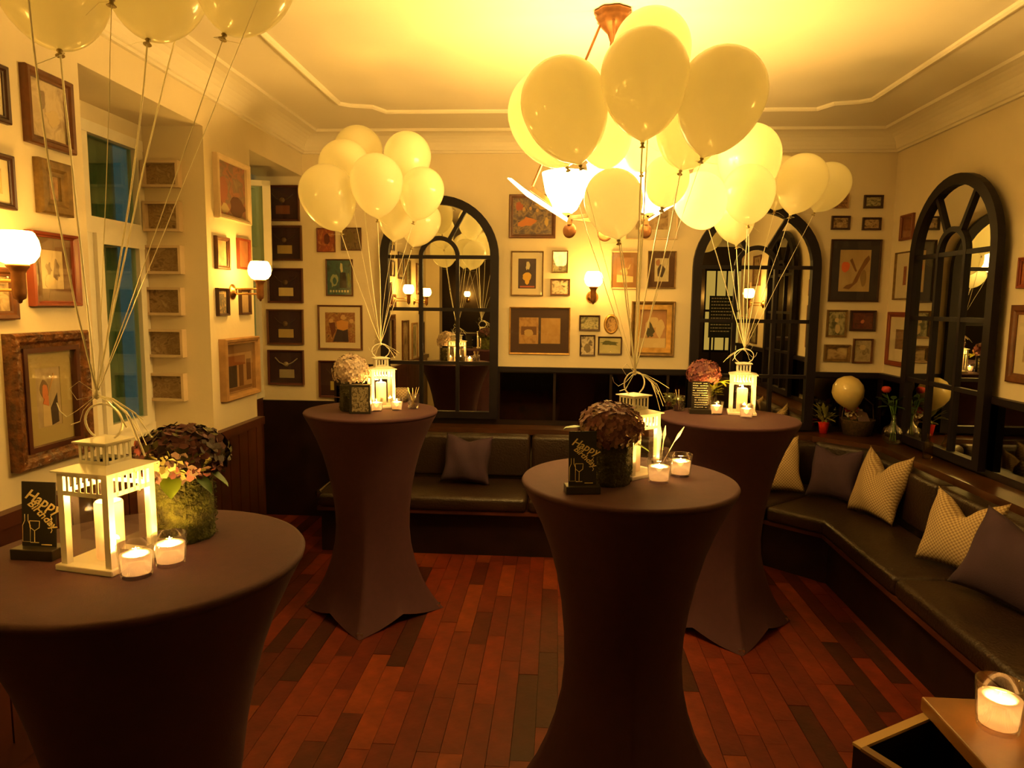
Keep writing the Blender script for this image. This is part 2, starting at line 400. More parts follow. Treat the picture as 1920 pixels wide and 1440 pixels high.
# ---------------------------------------------------------------- bench
bt = empty('corner_bench', (0, 0, 0), 0, 'long dark leather corner bench running along the back and right walls', 'bench')
def prism(pts, z0, z1):
    n = len(pts); b = MB(); b.add([(x, y, z0) for x, y in pts]+[(x, y, z1) for x, y in pts], [tuple(range(n))[::-1], tuple(range(n, 2*n))]+[(i, (i+1) % n, (i+1) % n+n, i+n) for i in range(n)]); return b
BX0 = -1.56
fr = [(BX0, 4.44), (1.36, 4.44), (1.66, 4.16), (1.66, .9)]
prism([(BX0, 4.44), (1.36, 4.44), (1.66, 4.16), (1.66, .9), (2.10, .9), (2.10, 4.98), (BX0, 4.98)], 0, .30).build('base', DARKW, bt)
prism([(BX0, 4.36), (1.33, 4.36), (1.60, 4.11), (1.60, .9), (2.10, .9), (2.10, 4.98), (BX0, 4.98)], .30, .325).build('seat_board', REDW, bt)
def cush(pts, z0, z1, name, r=.03): 
    o = prism(pts, z0, z1).build(name, LEATHER, bt); bv = o.modifiers.new('bevel', 'BEVEL'); bv.width = r; bv.segments = 4; bv.limit_method = 'ANGLE'
    for p in o.data.polygons: p.use_smooth = True
    return o
g = .005
for (a, c) in ((BX0, -.17), (-.17, .96)): cush([(a+g, 4.34), (c-g, 4.34), (c-g, 4.88), (a+g, 4.88)], .325, .42, 'seat_cushion')
cush([(.96+g, 4.34), (1.33, 4.34), (1.335, 4.33), (2.0, 4.88), (.96+g, 4.88)][:0] or [(.96+g, 4.34), (1.32, 4.34), (1.96, 4.90), (.96+g, 4.90)], .325, .42, 'seat_cushion')
cush([(1.33, 4.33), (1.59, 4.09), (1.59, 3.22), (2.02, 3.22), (2.02, 4.89), (1.97, 4.89)], .325, .42, 'seat_cushion')
for (a, c) in ((2.05, 3.22), (.9, 2.05)): cush([(1.59, a+g), (2.02, a+g), (2.02, c-g), (1.59, c-g)], .325, .42, 'seat_cushion')
for (a, c) in ((BX0, -.17), (-.17, .96), (.96, 1.83)): cush([(a+g, 4.86), (c-g, 4.86), (c-g, 4.975), (a+g, 4.975)], .43, .735, 'back_cushion')
cush([(1.835, 4.86), (2.04, 4.65), (2.155, 4.66), (1.84, 4.975)], .43, .735, 'back_cushion')
for (a, c) in ((3.75, 4.64), (2.4, 3.75), (.9, 2.4)): cush([(2.03, a+g), (2.15, a+g), (2.15, c-g), (2.03, c-g)], .43, .735, 'back_cushion')
MB().tube([(BX0-.01, 4.88, .40), (BX0-.012, 4.42, .40), (BX0+.03, 4.35, .40)], .022, 10).build('end_rail', mat('polished_chrome', (.8, .78, .7), .15, metal=1), bt)['label'] = 'polished chrome rail at the end of the seat'

# ---------------------------------------------------------------- cocktail tables
TR = .35
def cocktail_table(x, y, label, fa=4):
    t = empty('cocktail_table', (x, y, 0), radians(fa), label, 'table', 'standing tables in dark stretch covers')
    n = 96
    prof = [(1.092, .352), (1.075, .346), (1.03, .322), (.95, .285), (.87, .256), (.78, .232), (.68, .214), (.57, .203), (.46, .20), (.37, .208), (.28, .228), (.2, .256), (.13, .288), (.07, .325), (.025, .36), (.0, .385)]
    vs = []; fs = []
    for zi, (z, r) in enumerate(prof):
        k = max(0, 1-z/.75)**1.2
        for i in range(n):
            a = 2*pi*i/n; am = (a+pi/4) % (pi/2)-pi/4     # corner at 0,90..
            sq = cos(pi/4)/cos(pi/4-abs(am))              # square with corners at 0
            rr = r*((1-k)+k*sq); zz = z
            if z < .14: zz = z+.05*(1-z/.14)*(abs(am)/(pi/4))**1.5
            vs.append((rr*cos(a), rr*sin(a), zz))
    for zi in range(len(prof)-1):
        for i in range(n): fs.append((zi*n+i, zi*n+(i+1) % n, (zi+1)*n+(i+1) % n, (zi+1)*n+i))
    MB().add(vs, fs, True).build('skirt', CLOTH, t)
    MB().lathe([(0.0001, 1.1), (.34, 1.1), (.348, 1.098), (.352, 1.092), (.349, 1.080), (.0001, 1.080)], 96).build('top_cover', CLOTHT, t)
    f = MB().lathe([(.0001, 1.079), (.325, 1.079), (.325, 1.060), (.0001, 1.060)], 48)
    f.build('tabletop', WHITEP, t)
    MB().tube([(0, 0, .03), (0, 0, 1.055)], .025, 12).build('pole', mat('chrome', (.7, .7, .7), .2, metal=1), t)
    for k in range(4):
        a = k*pi/2; MB().bar((0, 0, .035), (.365*cos(a), .365*sin(a), .012), .03, .022).build('foot', mat('chrome'), t)
    return t
TA = (-.919, 1.438); TB = (-.980, 3.597); TC_ = (.245, 2.250); TD = (.893, 3.599)
cocktail_table(*TA, 'round standing table in dark cover nearest the camera at left')
cocktail_table(*TB, 'round standing table in dark cover carrying the white hydrangea')
cocktail_table(*TC_, 'round standing table in dark cover at front centre under the biggest balloons')
cocktail_table(*TD, 'round standing table in dark cover at back right by the corner bench')

# ---------------------------------------------------------------- lanterns
def lantern(loc, rz, label):
    t = empty('lantern', loc, rz, label, 'lantern', 'white slatted candle lanterns on the tables'); t.scale = (1.07, 1.07, 1.07)
    h = .068; MB().box((-h, -h, 0), (h, h, .012)).build('base', WMETAL, t, bevel=.002)
    b0, b1, zt = .060, .0595, .196
    for sx in (-1, 1):
        for sy in (-1, 1):
            b = MB(); w = .007
            for (z, q) in ((.012, b0), (zt, b1)): pass
            vs = []
            for (z, q) in ((.012, b0), (zt, b1)):
                for (dx, dy) in ((-w, -w), (w, -w), (w, w), (-w, w)): vs.append((sx*(q-w)+dx, sy*(q-w)+dy, z))
            b.add(vs, [(0, 3, 2, 1), (4, 5, 6, 7), (0, 1, 5, 4), (1, 2, 6, 5), (2, 3, 7, 6), (3, 0, 4, 7)]).build('post', WMETAL, t)
    z0, z1 = .150, .194
    for k in range(4):
        M = Matrix.Rotation(k*pi/2, 4, 'Z'); q = .058; b = MB(); th = .0015
        ww = .050
        b.box((-ww, -q-th, z0), (ww, -q, z0+.009), M).box((-ww, -q-th, z1-.006), (ww, -q, z1), M)
        ns = 7; 
        for i in range(ns+1):
            xx = -ww+(2*ww)*i/ns; b.box((xx-.0027, -q-th, z0), (xx+.0027, -q, z1), M)
        b.build('slotted_panel', WMETAL, t)
        q2 = .056
        MB().add([M @ Vector(p) for p in ((-.046, -.0565, .014), (.046, -.0565, .014), (.046, -.0560, .150), (-.046, -.0560, .150))], [(0, 1, 2, 3)]).build('pane', GLASS, t)
        b = MB(); q = .031; ww = .0285
        b.box((-ww, -q-th, .207), (ww, -q, .215), M).box((-ww, -q-th, .244), (ww, -q, .250), M)
        for i in range(5):
            xx = -ww+(2*ww)*i/4; b.box((xx-.003, -q-th, .207), (xx+.003, -q, .250), M)
        b.build('vent_panel', WMETAL, t)
    h = .0672
    vs = [(-h, -h, .196), (h, -h, .196), (h, h, .196), (-h, h, .196), (-h, -h, .199), (h, -h, .199), (h, h, .199), (-h, h, .199)]
    k = .0325
    vs += [(-k, -k, .208), (k, -k, .208), (k, k, .208), (-k, k, .208)]
    MB().add(vs, [(0, 3, 2, 1), (0, 1, 5, 4), (1, 2, 6, 5), (2, 3, 7, 6), (3, 0, 4, 7), (4, 5, 9, 8), (5, 6, 10, 9), (6, 7, 11, 10), (7, 4, 8, 11)]).build('roof', WMETAL, t)
    h = .040
    MB().add([(-h, -h, .250), (h, -h, .250), (h, h, .250), (-h, h, .250), (-h, -h, .253), (h, -h, .253), (h, h, .253), (-h, h, .253), (0, 0, .259)], [(0, 3, 2, 1), (0, 1, 5, 4), (1, 2, 6, 5), (2, 3, 7, 6), (3, 0, 4, 7), (4, 5, 8), (5, 6, 8), (6, 7, 8), (7, 4, 8)]).build('cap', WMETAL, t)
    pts = [(.036*cos(a)*(1+.0), 0, .286+.036*sin(a)) for a in [radians(-62+i*304/20) for i in range(21)]]
    pts = [(.045*cos(a), 0, .288+.036*sin(a)) for a in [radians(-58)+i*radians(296)/24 for i in range(25)]]
    MB().tube(pts, .0022, 8).build('handle', WMETAL, t)
    return t
def flame(parent, z, s=1.0):
    pr = [(.0001, 0), (.004, .003), (.0065, .010), (.0062, .017), (.0040, .026), (.0016, .034), (.0001, .040)]
    MB().lathe([(r*s, zz*s) for r, zz in pr], 12).build('flame', FLAME, parent, loc=(0, 0, z))
def pillar(loc, label, h=.125, r=.028, w=LANTERN_W):
    t = empty('pillar_candle', loc, 0, label, 'candle', 'pillar candles inside the lanterns')
    MB().lathe([(.0001, 0), (r, 0), (r, h-.004), (r-.003, h), (r-.006, h-.003), (r-.008, h-.030), (.0001, h-.034)], 24).build('wax', WAX, t)
    MB().tube([(0, 0, h-.034), (.0005, 0, h-.014)], .0009, 6).build('wick', WICK, t)
    flame(t, h-.018); light(t, (0, 0, h-.002), w, .010); return t
def votive(loc, label, s=1.0, w=CANDLE_W, h=.068):
    t = empty('votive_candle', loc, 0, label, 'candle', 'votive candles in clear glass tumblers')
    r0, r1 = .030*s, .036*s; h *= s
    pr = [(.0001, 0), (r0-.003, 0), (r0, .003), (r1, h), (r1-.002, h+.001), (r1-.003, h), (r0-.002, .008), (.0001, .007)]
    MB().lathe(pr, 32).build('tumbler', GLASS, t)
    zt = h*.70
    MB().lathe([(.0001, .009), (r0-.0035, .009), (r0-.0034+(r1-r0)*.6, zt), (r0-.008, zt-.001), (r0-.011, .022), (.0001, .018)], 28).build('wax', WAX, t)
    MB().tube([(0, 0, .018), (0, 0, .030)], .0009, 6).build('wick', WICK, t)
    flame(t, .026, .9); light(t, (0, 0, .042), w, .010); return t

def P(px, py, z=1.1): 
    v = at(px, py, Z=z); return Vector((v.x, v.y, z))
LA = Vector((-.957, 1.392, 1.1)); LB = Vector((-.953, 3.700, 1.1)); LC = Vector((.262, 2.320, 1.1)); LD = Vector((.994, 3.737, 1.1))
ra = radians(35)
for L, rz, lab, pl in ((LA, radians(-11), 'white candle lantern on the nearest left table beside the mixed flowers', 'white pillar candle inside the lantern on the nearest left table'),
                   (LB, radians(26), 'white candle lantern on the back left table beside the white hydrangea', 'pillar candle inside the lantern next to the white hydrangea'),
                   (LC, radians(40), 'white candle lantern on the front centre table partly hidden by flowers', 'pillar candle inside the half-hidden front centre lantern'),
                   (LD, radians(-11), 'white candle lantern on the back right table beside the pink flowers', 'pillar candle inside the lantern next to the pink flowers')):
    lantern(L, rz, lab); pillar(L+Vector((0, 0, .0121)), pl)
for px, py, lab, s in ((257, 1080, 'lit votive candle nearest the camera on the front left table', 1.02), (320, 1058, 'lit votive candle on the front left table touching the moss vase side', 1.0),
                (706, 771, 'lit votive candle in front of the lantern on the back left table', 1.0), (744, 769, 'lit votive candle right of the lantern on the back left table', .95),
                (1235, 904, 'lit votive candle at the front of the centre table', 1.12), (1275, 892, 'lit votive candle behind the other on the centre table', 1.1),
                (1343, 777, 'lit votive candle left of the lantern on the back right table', 1.02), (1399, 783, 'lit votive candle before the lantern on the back right table', 1.02)):
    votive(P(px, py), lab, s)

# ---------------------------------------------------------------- hydrangeas, vases
def floret_mesh(name, m, s=.016):
    b = MB(); 
    for k in range(4):
        a = k*pi/2; c, d = cos(a), sin(a)
        def q(x, y, z): return (x*c-y*d, x*d+y*c, z)
        b.add([q(0, 0, 0), q(s*.45, -s*.42, s*.10), q(s*.95, -s*.25, s*.22), q(s*1.0, s*.25, s*.2), q(s*.5, s*.42, s*.10)], [(0, 1, 2, 3, 4)], True)
    return b
def dome_pts(n, rx, rz, zmin=-.5):
    out = []
    for i in range(n):
        z = 1-(1-zmin)*(i+.5)/n; a = i*2.399963; r = sqrt(max(0, 1-z*z))
        out.append(Vector((r*cos(a), r*sin(a), z)))
    return out
def hydrangea(loc, label, rx, rz, zc_, vase_r, vase_h, mats, n, separate, vm, stuffname='florets', leaf=True, square=False):
    t = empty('hydrangea_arrangement', loc, 0, label, 'flowers', 'hydrangea table arrangements')
    b = MB()
    if square: b.box((-vase_r, -vase_r, 0), (vase_r, vase_r, vase_h))
    else: b.lathe([(.0001, 0), (vase_r*.97, 0), (vase_r, .01), (vase_r*1.0, vase_h), (vase_r*.9, vase_h+.002), (.0001, vase_h-.01)], 40, rfun=lambda a, z: 1+.035*sin(a*7+z*60)*sin(a*13-z*90)+.02*sin(a*31+z*170))
    b.build('vase', vm, t)
    if not square:     # moss strands
        b = MB()
        for i in range(260):
            a = random.uniform(0, 2*pi); z = random.uniform(.004, vase_h-.004); da = random.uniform(-.25, .25); dz = random.uniform(-.02, .02)
            r = vase_r*1.02
            pts = [(r*cos(a+da*k/2), r*sin(a+da*k/2), min(max(.002, z+dz*k/2), vase_h)) if k != 1 else ((r+.006)*cos(a+da/2), (r+.006)*sin(a+da/2), min(max(.002, z+dz/2), vase_h)) for k in range(3)]
            b.tube(pts, .0009, 3, cap=False)
        tag(b.build('moss', MOSS if vm is MOSS else MUD, t), kind='stuff')
    MB().lathe([(.0001, zc_-rz*.55), (rx*.6, zc_-rz*.5), (rx*.80, zc_), (rx*.62, zc_+rz*.52), (rx*.3, zc_+rz*.74), (.0001, zc_+rz*.8)], 20).build('flower_head', mats[-1], t)
    meshes = [None]*len(mats); joined = [MB() for _ in mats]
    for i, p in enumerate(dome_pts(n, rx, rz)):
        k = random.randrange(len(mats)); N = Vector((p.x/rx, p.y/rx, p.z/rz)).normalized()
        pos = Vector((p.x*rx, p.y*rx, zc_+p.z*rz))*1.0
        jit = random.uniform(.93, 1.04); pos = Vector((pos.x*jit, pos.y*jit, zc_+(pos.z-zc_)*jit))
        rot = N.to_track_quat('Z', 'Y').to_matrix().to_4x4() @ Matrix.Rotation(random.uniform(0, 6), 4, 'Z') @ Matrix.Rotation(random.uniform(-.4, .4), 4, 'X')
        s = random.uniform(.85, 1.15)*separate[1]
        if separate[0]:
            if meshes[k] is None:
                o = floret_mesh('floret', mats[k]).build('floret', mats[k], t); meshes[k] = o.data
            else:
                o = bpy.data.objects.new('floret', meshes[k]); COL.objects.link(o); o.parent = t
            o.matrix_local = Matrix.Translation(pos) @ rot @ Matrix.Scale(s, 4)
        else:
            f = floret_mesh('f', mats[k]); M = Matrix.Translation(pos) @ rot @ Matrix.Scale(s, 4)
            joined[k].add([M @ Vector(v) for v in f.v], f.f, True)
    for k, j in enumerate(joined):
        if j.v: tag(j.build(stuffname, mats[k], t), kind='stuff')
    return t
def leaf(parent, loc, rot, L=.06, w=.03, m=GREEN):
    b = MB(); vs = [(0, 0, 0)]; 
    pr = [(.2, .6), (.45, 1), (.7, .8), (.9, .35)]
    vs = [(0, 0, 0)]+[(L*a, -w/2*c, -.15*L*a*a) for a, c in pr]+[(L, 0, -.2*L)]+[(L*a, w/2*c, -.15*L*a*a) for a, c in reversed(pr)]+[(L*a, 0, -.15*L*a*a-.004) for a, c in pr]
    fs = [(0, 1, 10), (1, 2, 11, 10), (2, 3, 12, 11), (3, 4, 13, 12), (4, 5, 13), (0, 10, 9), (10, 11, 8, 9), (11, 12, 7, 8), (12, 13, 6, 7), (13, 5, 6)]
    b.add(vs, fs, True); return b.build('leaf', m, parent, loc=loc, rot=rot)
H = lambda n, c, v=.3: mat(n, c, .7, vary=v, nscale=30)
hp = H('petal_plum', (.13, .035, .045)); hg = H('petal_olive', (.13, .12, .03)); hc = H('petal_cream', (.62, .55, .33)); ho = H('petal_orange', (.5, .12, .05)); hd = H('petal_dark', (.05, .022, .02))
hw = H('petal_blush', (.62, .50, .42)); hw2 = H('petal_blush_deep', (.45, .33, .27)); hm = H('petal_mauve', (.20, .085, .085)); hm2 = H('petal_dusty', (.26, .15, .09)); hk = H('petal_pink', (.17, .030, .035)); hk2 = H('petal_rose', (.27, .11, .08))  # second blush is a deeper petal tone, mixed at random among the florets
VA = Vector((-.888, 1.565, 1.1))
a = hydrangea(VA, 'plum and cream hydrangeas in a mossy vase on the front left table', .100, .066, .200, .068, .165, [hp, hg, hd, hp, hd], 270, (True, 1.35), MOSS)
for (dx, dy, z, mm, s) in ((-.045, -.085, .165, hc, 1.8), (-.012, -.10, .200, hc, 1.5), (.018, -.10, .195, hc, 1.6), (-.07, -.07, .205, hc, 1.3), (-.075, -.055, .235, ho, 1.1), (-.05, -.085, .225, hk, 1.0), (.0, -.085, .230, hk, .9)):
    o = floret_mesh('floret', mm).build('floret', mm, a); N = Vector((dx, dy, .02)).normalized(); o.matrix_local = Matrix.Translation((dx, dy, z)) @ N.to_track_quat('Z', 'Y').to_matrix().to_4x4() @ Matrix.Scale(s, 4); o['label'] = 'large pale or bright floret at the front'
leaf(a, (.015, -.075, .178), (0, radians(35), radians(-60)), .07, .045, mat('bright_leaf', (.35, .55, .05), .5)); leaf(a, (.06, -.05, .175), (0, radians(30), radians(-25)), .07, .03); leaf(a, (.07, -.02, .18), (0, radians(35), radians(10)), .07, .035)
for k in range(5):
    aa = random.uniform(0, 6.28); leaf(a, (.06*cos(aa), .06*sin(aa), .168), (0, radians(20), aa), .06, .035)
VB = P(656, 771); VB.y += .03
a = hydrangea(VB, 'round white hydrangea head in a dark wrapped vase on the back left table', .092, .092, .205, .058, .135, [hw, hw2, hw], 230, (False, .85), MUD)
leaf(a, (.06, -.05, .15), (0, radians(10), radians(-20)), .06, .035)
VC = Vector((.176, 2.19, 1.1))
a = hydrangea(VC, 'mauve hydrangeas in a mossy vase on the front centre table', .100, .082, .178, .066, .152, [hm, hm2, hp, hm], 250, (True, .95), MUD)
leaf(a, (-.08, -.02, .185), (0, radians(-5), radians(190)), .07, .04); leaf(a, (.07, -.02, .14), (0, radians(20), radians(0)), .06, .03)
VD = P(1320, 772); VD.y += .05
a = hydrangea(VD, 'pink hydrangea in a small vase on the back right table', .088, .078, .20, .045, .13, [hk, hk2, hp, hk], 200, (False, .85), MUD)
for k in range(3): leaf(a, (.07, -.03, .16+.01*k), (0, radians(-20+k*25), radians(-10+k*15)), .07, .04, mat('yellow_leaf', (.35, .36, .03), .5))
# yellow-green filler bunch beside the pink flower
t = empty('foliage_bunch', P(1343, 766)+Vector((0, .10, 0)), 0, 'yellow green leafy bunch behind the votive beside the pink flowers', 'foliage')
MB().lathe([(.0001, 0), (.024, 0), (.028, .07), (.026, .07), (.0001, .005)], 20).build('pot', GLASS, t)
for k in range(26):
    aa = random.uniform(0, 6.28); leaf(t, (.012*cos(aa), .012*sin(aa), random.uniform(.06, .12)), (0, radians(random.uniform(-70, 10)), aa), .05, .028, mat('yellow_leaf'))

# ---------------------------------------------------------------- cards with writing
def text_mesh(txt, size, ext=.0006):
    c = bpy.data.curves.new('lettering', 'FONT'); c.body = txt; c.size = size; c.extrude = ext; c.resolution_u = 2; c.shear = .3; c.offset = size*.012
    o = bpy.data.objects.new('lettering', c); COL.objects.link(o)
    dg = bpy.context.evaluated_depsgraph_get(); me = bpy.data.meshes.new_from_object(o.evaluated_get(dg)); bpy.data.objects.remove(o); return me
_txt = {}
def letter(parent, txt, size, loc, tilt, m, name='lettering'):
    key = (txt, size)
    if key not in _txt: _txt[key] = text_mesh(txt, size)
    me = _txt[key].copy(); me.materials.clear(); me.materials.append(m)
    o = bpy.data.objects.new(name, me); COL.objects.link(o); o.parent = parent; o.location = loc; o.rotation_euler = (pi/2, tilt, 0); return o
def card(loc, rz, label, w=.085, h=.155, kind='party', lean=radians(-4)):
    t = empty('card_stand', loc, rz, label, 'card', 'dark printed cards in wooden card holders')
    MB().box((-w*.62, -.026, 0), (w*.62, .026, .024)).build('holder', mat('black_wood_block', (.02, .016, .012), .4), t, bevel=.002)
    c = MB().box((-w/2, -.0015, .0), (w/2, .0015, h)).build('card', CARD, t, loc=(0, 0, .022), rot=(lean, 0, 0))
    if kind == 'party':
        letter(c, 'Happy', .034, (-w*.42, -.0022, h*.76), radians(24), CARDG)
        letter(c, 'Birthday', .0245, (-w*.34, -.0022, h*.66), radians(42), CARDG)
        b = MB(); gx = w*-.12       # wine glass outline
        b.tube([(gx-.012, -.0022, h*.40), (gx-.011, -.0022, h*.30), (gx, -.0022, h*.25), (gx+.011, -.0022, h*.30), (gx+.012, -.0022, h*.40), (gx-.012, -.0022, h*.40)], .0010, 4)
        b.tube([(gx, -.0022, h*.25), (gx, -.0022, h*.08)], .001, 4); b.tube([(gx-.010, -.0022, h*.07), (gx+.010, -.0022, h*.07)], .001, 4)
        bx = w*-.36; b.tube([(bx-.004, -.0022, h*.5), (bx-.004, -.0022, h*.4), (bx-.009, -.0022, h*.33), (bx-.009, -.0022, h*.08), (bx+.009, -.0022, h*.08), (bx+.009, -.0022, h*.33), (bx+.004, -.0022, h*.4), (bx+.004, -.0022, h*.5)], .0009, 4)
        b.build('drawing', CARDG, c)
        b = MB(); b.tube([(w*.36, -.0022, h*.52-.006*i) if i % 2 else (w*.40, -.0022, h*.52-.006*i) for i in range(8)], .0009, 4); b.box((w*.08, -.0025, h*.035), (w*.38, -.001, h*.05)); b.build('flourish', CARDG, c)
    else:
        random.seed(5)
        for i in range(11):
            z = h*(.93-.085*i); x = -w*.44+(.0 if i < 6 else w*.12); b = MB(); xe = w*.42
            while x < xe-.004:
                L = random.uniform(.004, .012); L = min(L, xe-x); zz = z+random.uniform(-.0008, .0008)
                pts = [(x+L*k/6, -.002, zz+(.0012 if k % 2 else -.0012)) for k in range(7)]
                b.tube(pts, .0014, 4); x += L+.003
                if random.random() < .12: x += .008
            b.build('written_line', CARDW, c)
    return t
card(Vector((-1.130, 1.405, 1.1)), radians(-2), 'dark printed card in a block holder on the front left table', .080, .145)
card(P(1092, 928)+Vector((0, .03, 0)), radians(8), 'dark birthday card in a block holder on the front centre table', .085, .165)
t = empty('patterned_card_box', P(673, 777)+Vector((0, .03, 0)), radians(6), 'dark box with pale mottled front before the white hydrangea vase', 'box')
MB().box((-.053, -.02, 0), (.053, .02, .150)).build('body', CARD, t)
MB().box((-.040, -.0215, .012), (.044, -.0198, .138)).build('front_print', art('mottled_print', [(.03, .02, .01), (.10, .08, .05), (.32, .27, .17), (.05, .04, .02)], 9, 6, 3), t)
card(P(1309, 773)+Vector((0, -.04, 0)), radians(-2), 'small black sign covered in white handwritten lines on the back right table', .092, .150, 'menu', lean=0)

# tumblers with picks
def pick_glass(loc, label, picks, green=False, s=1.0, seed=1):
    random.seed(seed)
    t = empty('glass_tumbler', loc, 0, label, 'glass', 'glasses with cocktail picks')
    MB().lathe([(.0001, 0), (.026*s, 0), (.031*s, .075*s), (.029*s, .075*s), (.024*s, .006), (.0001, .006)], 24).build('tumbler', GLASS, t)
    for k in range(picks):
        a = random.uniform(0, 6.28); q = random.uniform(.4, .95)
        MB().tube([(-.015*cos(a), -.015*sin(a), .008), (.026*q*cos(a), .026*q*sin(a), .075), (.045*q*cos(a), .045*q*sin(a), .115)], .0014, 5).build('pick', mat('pale_wood', (.7, .55, .3), .6), t)
    if green:
        for k in range(14):
            a = random.uniform(0, 6.28); leaf(t, (.008*cos(a), .008*sin(a), random.uniform(.02, .07)), (0, radians(random.uniform(-60, 0)), a), .035, .02, mat('herb_leaf', (.16, .17, .03), .6))
    return t
pick_glass(P(775, 766), 'small glass holding three wooden picks on the back left table', 5, s=1.1)
pick_glass(P(1272, 770), 'glass of herbs with one pick on the back right table', 2, True, 1.1, 4)
pick_glass(P(1255, 762), 'low glass of greens at the left edge of the back right table', 0, True, 1.0, 6)
t = pick_glass(P(1238, 880), 'glass of white tipped sticks behind the votives on the centre table', 0, False, 1.0, 7)
for (a, q) in ((-1.9, .25), (-.35, 1.0), (.5, .2)):
    MB().tube([(0, 0, .01), (.045*q*cos(a), .03*q*sin(a), .10), (.06*q*cos(a), .04*q*sin(a), .125), (.078*q*cos(a), .05*q*sin(a), .155)], [.0014, .0016, .006, .001], 6).build('stick', WMETAL, t)
t = empty('woven_bowl', P(746, 757)+Vector((.0, .08, 0)), 0, 'pale woven bowl behind the lantern on the back left table', 'bowl')
MB().lathe([(.0001, .0), (.030, 0), (.042, .04), (.050, .078), (.046, .078), (.038, .04), (.0001, .008)], 28).build('bowl', gingham('woven_pale', (.26, .20, .13), (.15, .11, .07), 110), t)

# ---------------------------------------------------------------- balloons
def ribbon(parent, pts, r=.0023, name='string'): return MB().tube(pts, r, 4, flat=.35).build(name, RIB, parent)
BAL = {}
def balloon(px, py, wpx, Y, tie, label, group, lean=1.0, el=1.20, string=True, sc=None):
    c = at(px, py, Y=Y); d = wpx/F*((c-CAM).dot(_f)); R = d/2
    ax = (Vector(tie)-c).normalized(); ax = Vector((ax.x*lean, ax.y*lean, ax.z)).normalized()
    t = empty('balloon', c, 0, label, 'balloon', group)
    prof = []
    for i in range(22):
        a = pi*i/24
        z = cos(a); r = sin(a)
        if z < 0: z *= (2*el-1.0); r *= 1-.10*(z/(2*el-1))**2
        prof.append((max(r, .0001)*R, z*R))
    zl = prof[-1][1]; rl = prof[-1][0]
    zk = -R*(2*el-1)-.012*1
    prof += [(rl*.55, zl-(zl-zk)*.45), (.009, zk+.006), (.005, zk)]
    q = (-ax).to_track_quat('Z', 'Y').to_matrix().to_4x4()
    MB().lathe(prof, 40, M=q).build('skin', LATEX, t)
    MB().lathe([(.005, zk+.002), (.007, zk-.002), (.004, zk-.005), (.0045, zk-.009), (.010, zk-.014), (.009, zk-.015), (.0001, zk-.010)], 12, M=q).build('knot', mat('latex_knot', (.35, .27, .10), .5), t)
    if string:
        k = q @ Vector((0, 0, zk-.005)); e = Vector(tie)-c; pts = []
        sd = Vector((random.uniform(-1, 1), random.uniform(-1, 1), 0))*.012
        for i in range(9):
            u = i/8; pts.append(k.lerp(e, u)+sd*sin(pi*u)+Vector((random.uniform(-1, 1), 0, 0))*.0012)
        ribbon(t, pts)
        ribbon(t, [k, k+Vector((.02*random.choice((-1, 1)), -.01, -.006)), k+Vector((.05*random.choice((-1, 1)), -.01, -.012+random.uniform(-.02, .01)))], .0012)
    return t
random.seed(11)
tieA = tuple(LA+Vector((-.012, 0, .365))); tieB = tuple(LB+Vector((0, 0, .345))); tieC = tuple(LC+Vector((0, 0, .345))); tieD = tuple(LD+Vector((0, 0, .345)))
gA, gB, gC, gD = 'balloons tied to the front left lantern', 'balloons tied to the back left lantern', 'balloons tied to the front centre lantern', 'balloons tied to the back right lantern'
for a in ((97, -42, 200, 1.62, 'cream balloon at the top left corner of the photo'), (295, -45, 185, 1.75, 'cream balloon second from the left at the top edge'),
          (462, -52, 180, 1.72, 'cream balloon at top edge, rightmost of the front left bunch'), (372, -110, 170, 2.0, 'cream balloon at top edge showing only its knot, between two others'),
          (215, -150, 190, 1.45, 'cream balloon above the frame in the front left bunch'), (560, -190, 180, 1.6, 'cream balloon above the frame, far right of the front left bunch'), (20, -200, 200, 1.3, 'cream balloon above the frame, far left of the front left bunch')):
    balloon(a[0], a[1], a[2], a[3], tieA, a[4], gA)
for a in ((613, 361, 104, 3.40, 'leftmost pearly balloon of the back left bunch'), (672, 282, 90, 3.85, 'topmost pearly balloon of the back left bunch'), (646, 311, 96, 3.65, 'pearly balloon above the leftmost one in the back left bunch'),
          (764, 292, 88, 3.75, 'pearly balloon at upper right of the back left bunch'), (706, 338, 98, 3.38, 'pearly balloon at the centre front of the back left bunch'), (792, 355, 82, 3.55, 'rightmost pearly balloon of the back left bunch'),
          (745, 395, 78, 3.75, 'low pearly balloon behind the centre of the back left bunch'), (790, 412, 74, 3.9, 'lowest pearly balloon beside the left arched mirror')):
    balloon(a[0], a[1], a[2], a[3], tieB, a[4], gB)
for a in ((1057, 191, 162, 2.32, 'large cream balloon at the left front of the centre bunch'), (1209, 139, 165, 2.24, 'large cream balloon in the middle of the centre bunch'), (1355, 173, 165, 2.26, 'large cream balloon at the right of the centre bunch'),
          (1030, 212, 156, 2.60, 'pale backlit balloon peeking out left behind the large left one'), (1222, 92, 146, 2.58, 'bright backlit balloon peeking out above the middle large one'), (1296, 232, 128, 2.56, 'cream balloon half hidden behind the large right one'),
          (1150, 372, 110, 2.50, 'small balloon hanging low in front of the ceiling lamp'), (1131, 245, 108, 2.62, 'backlit balloon between the left and middle large ones'), (1250, 335, 84, 2.66, 'glowing balloon right of the low hanging one'), (1205, 262, 96, 2.72, 'backlit balloon under the middle large one')):
    balloon(a[0], a[1], a[2], a[3], tieC, a[4], gC)
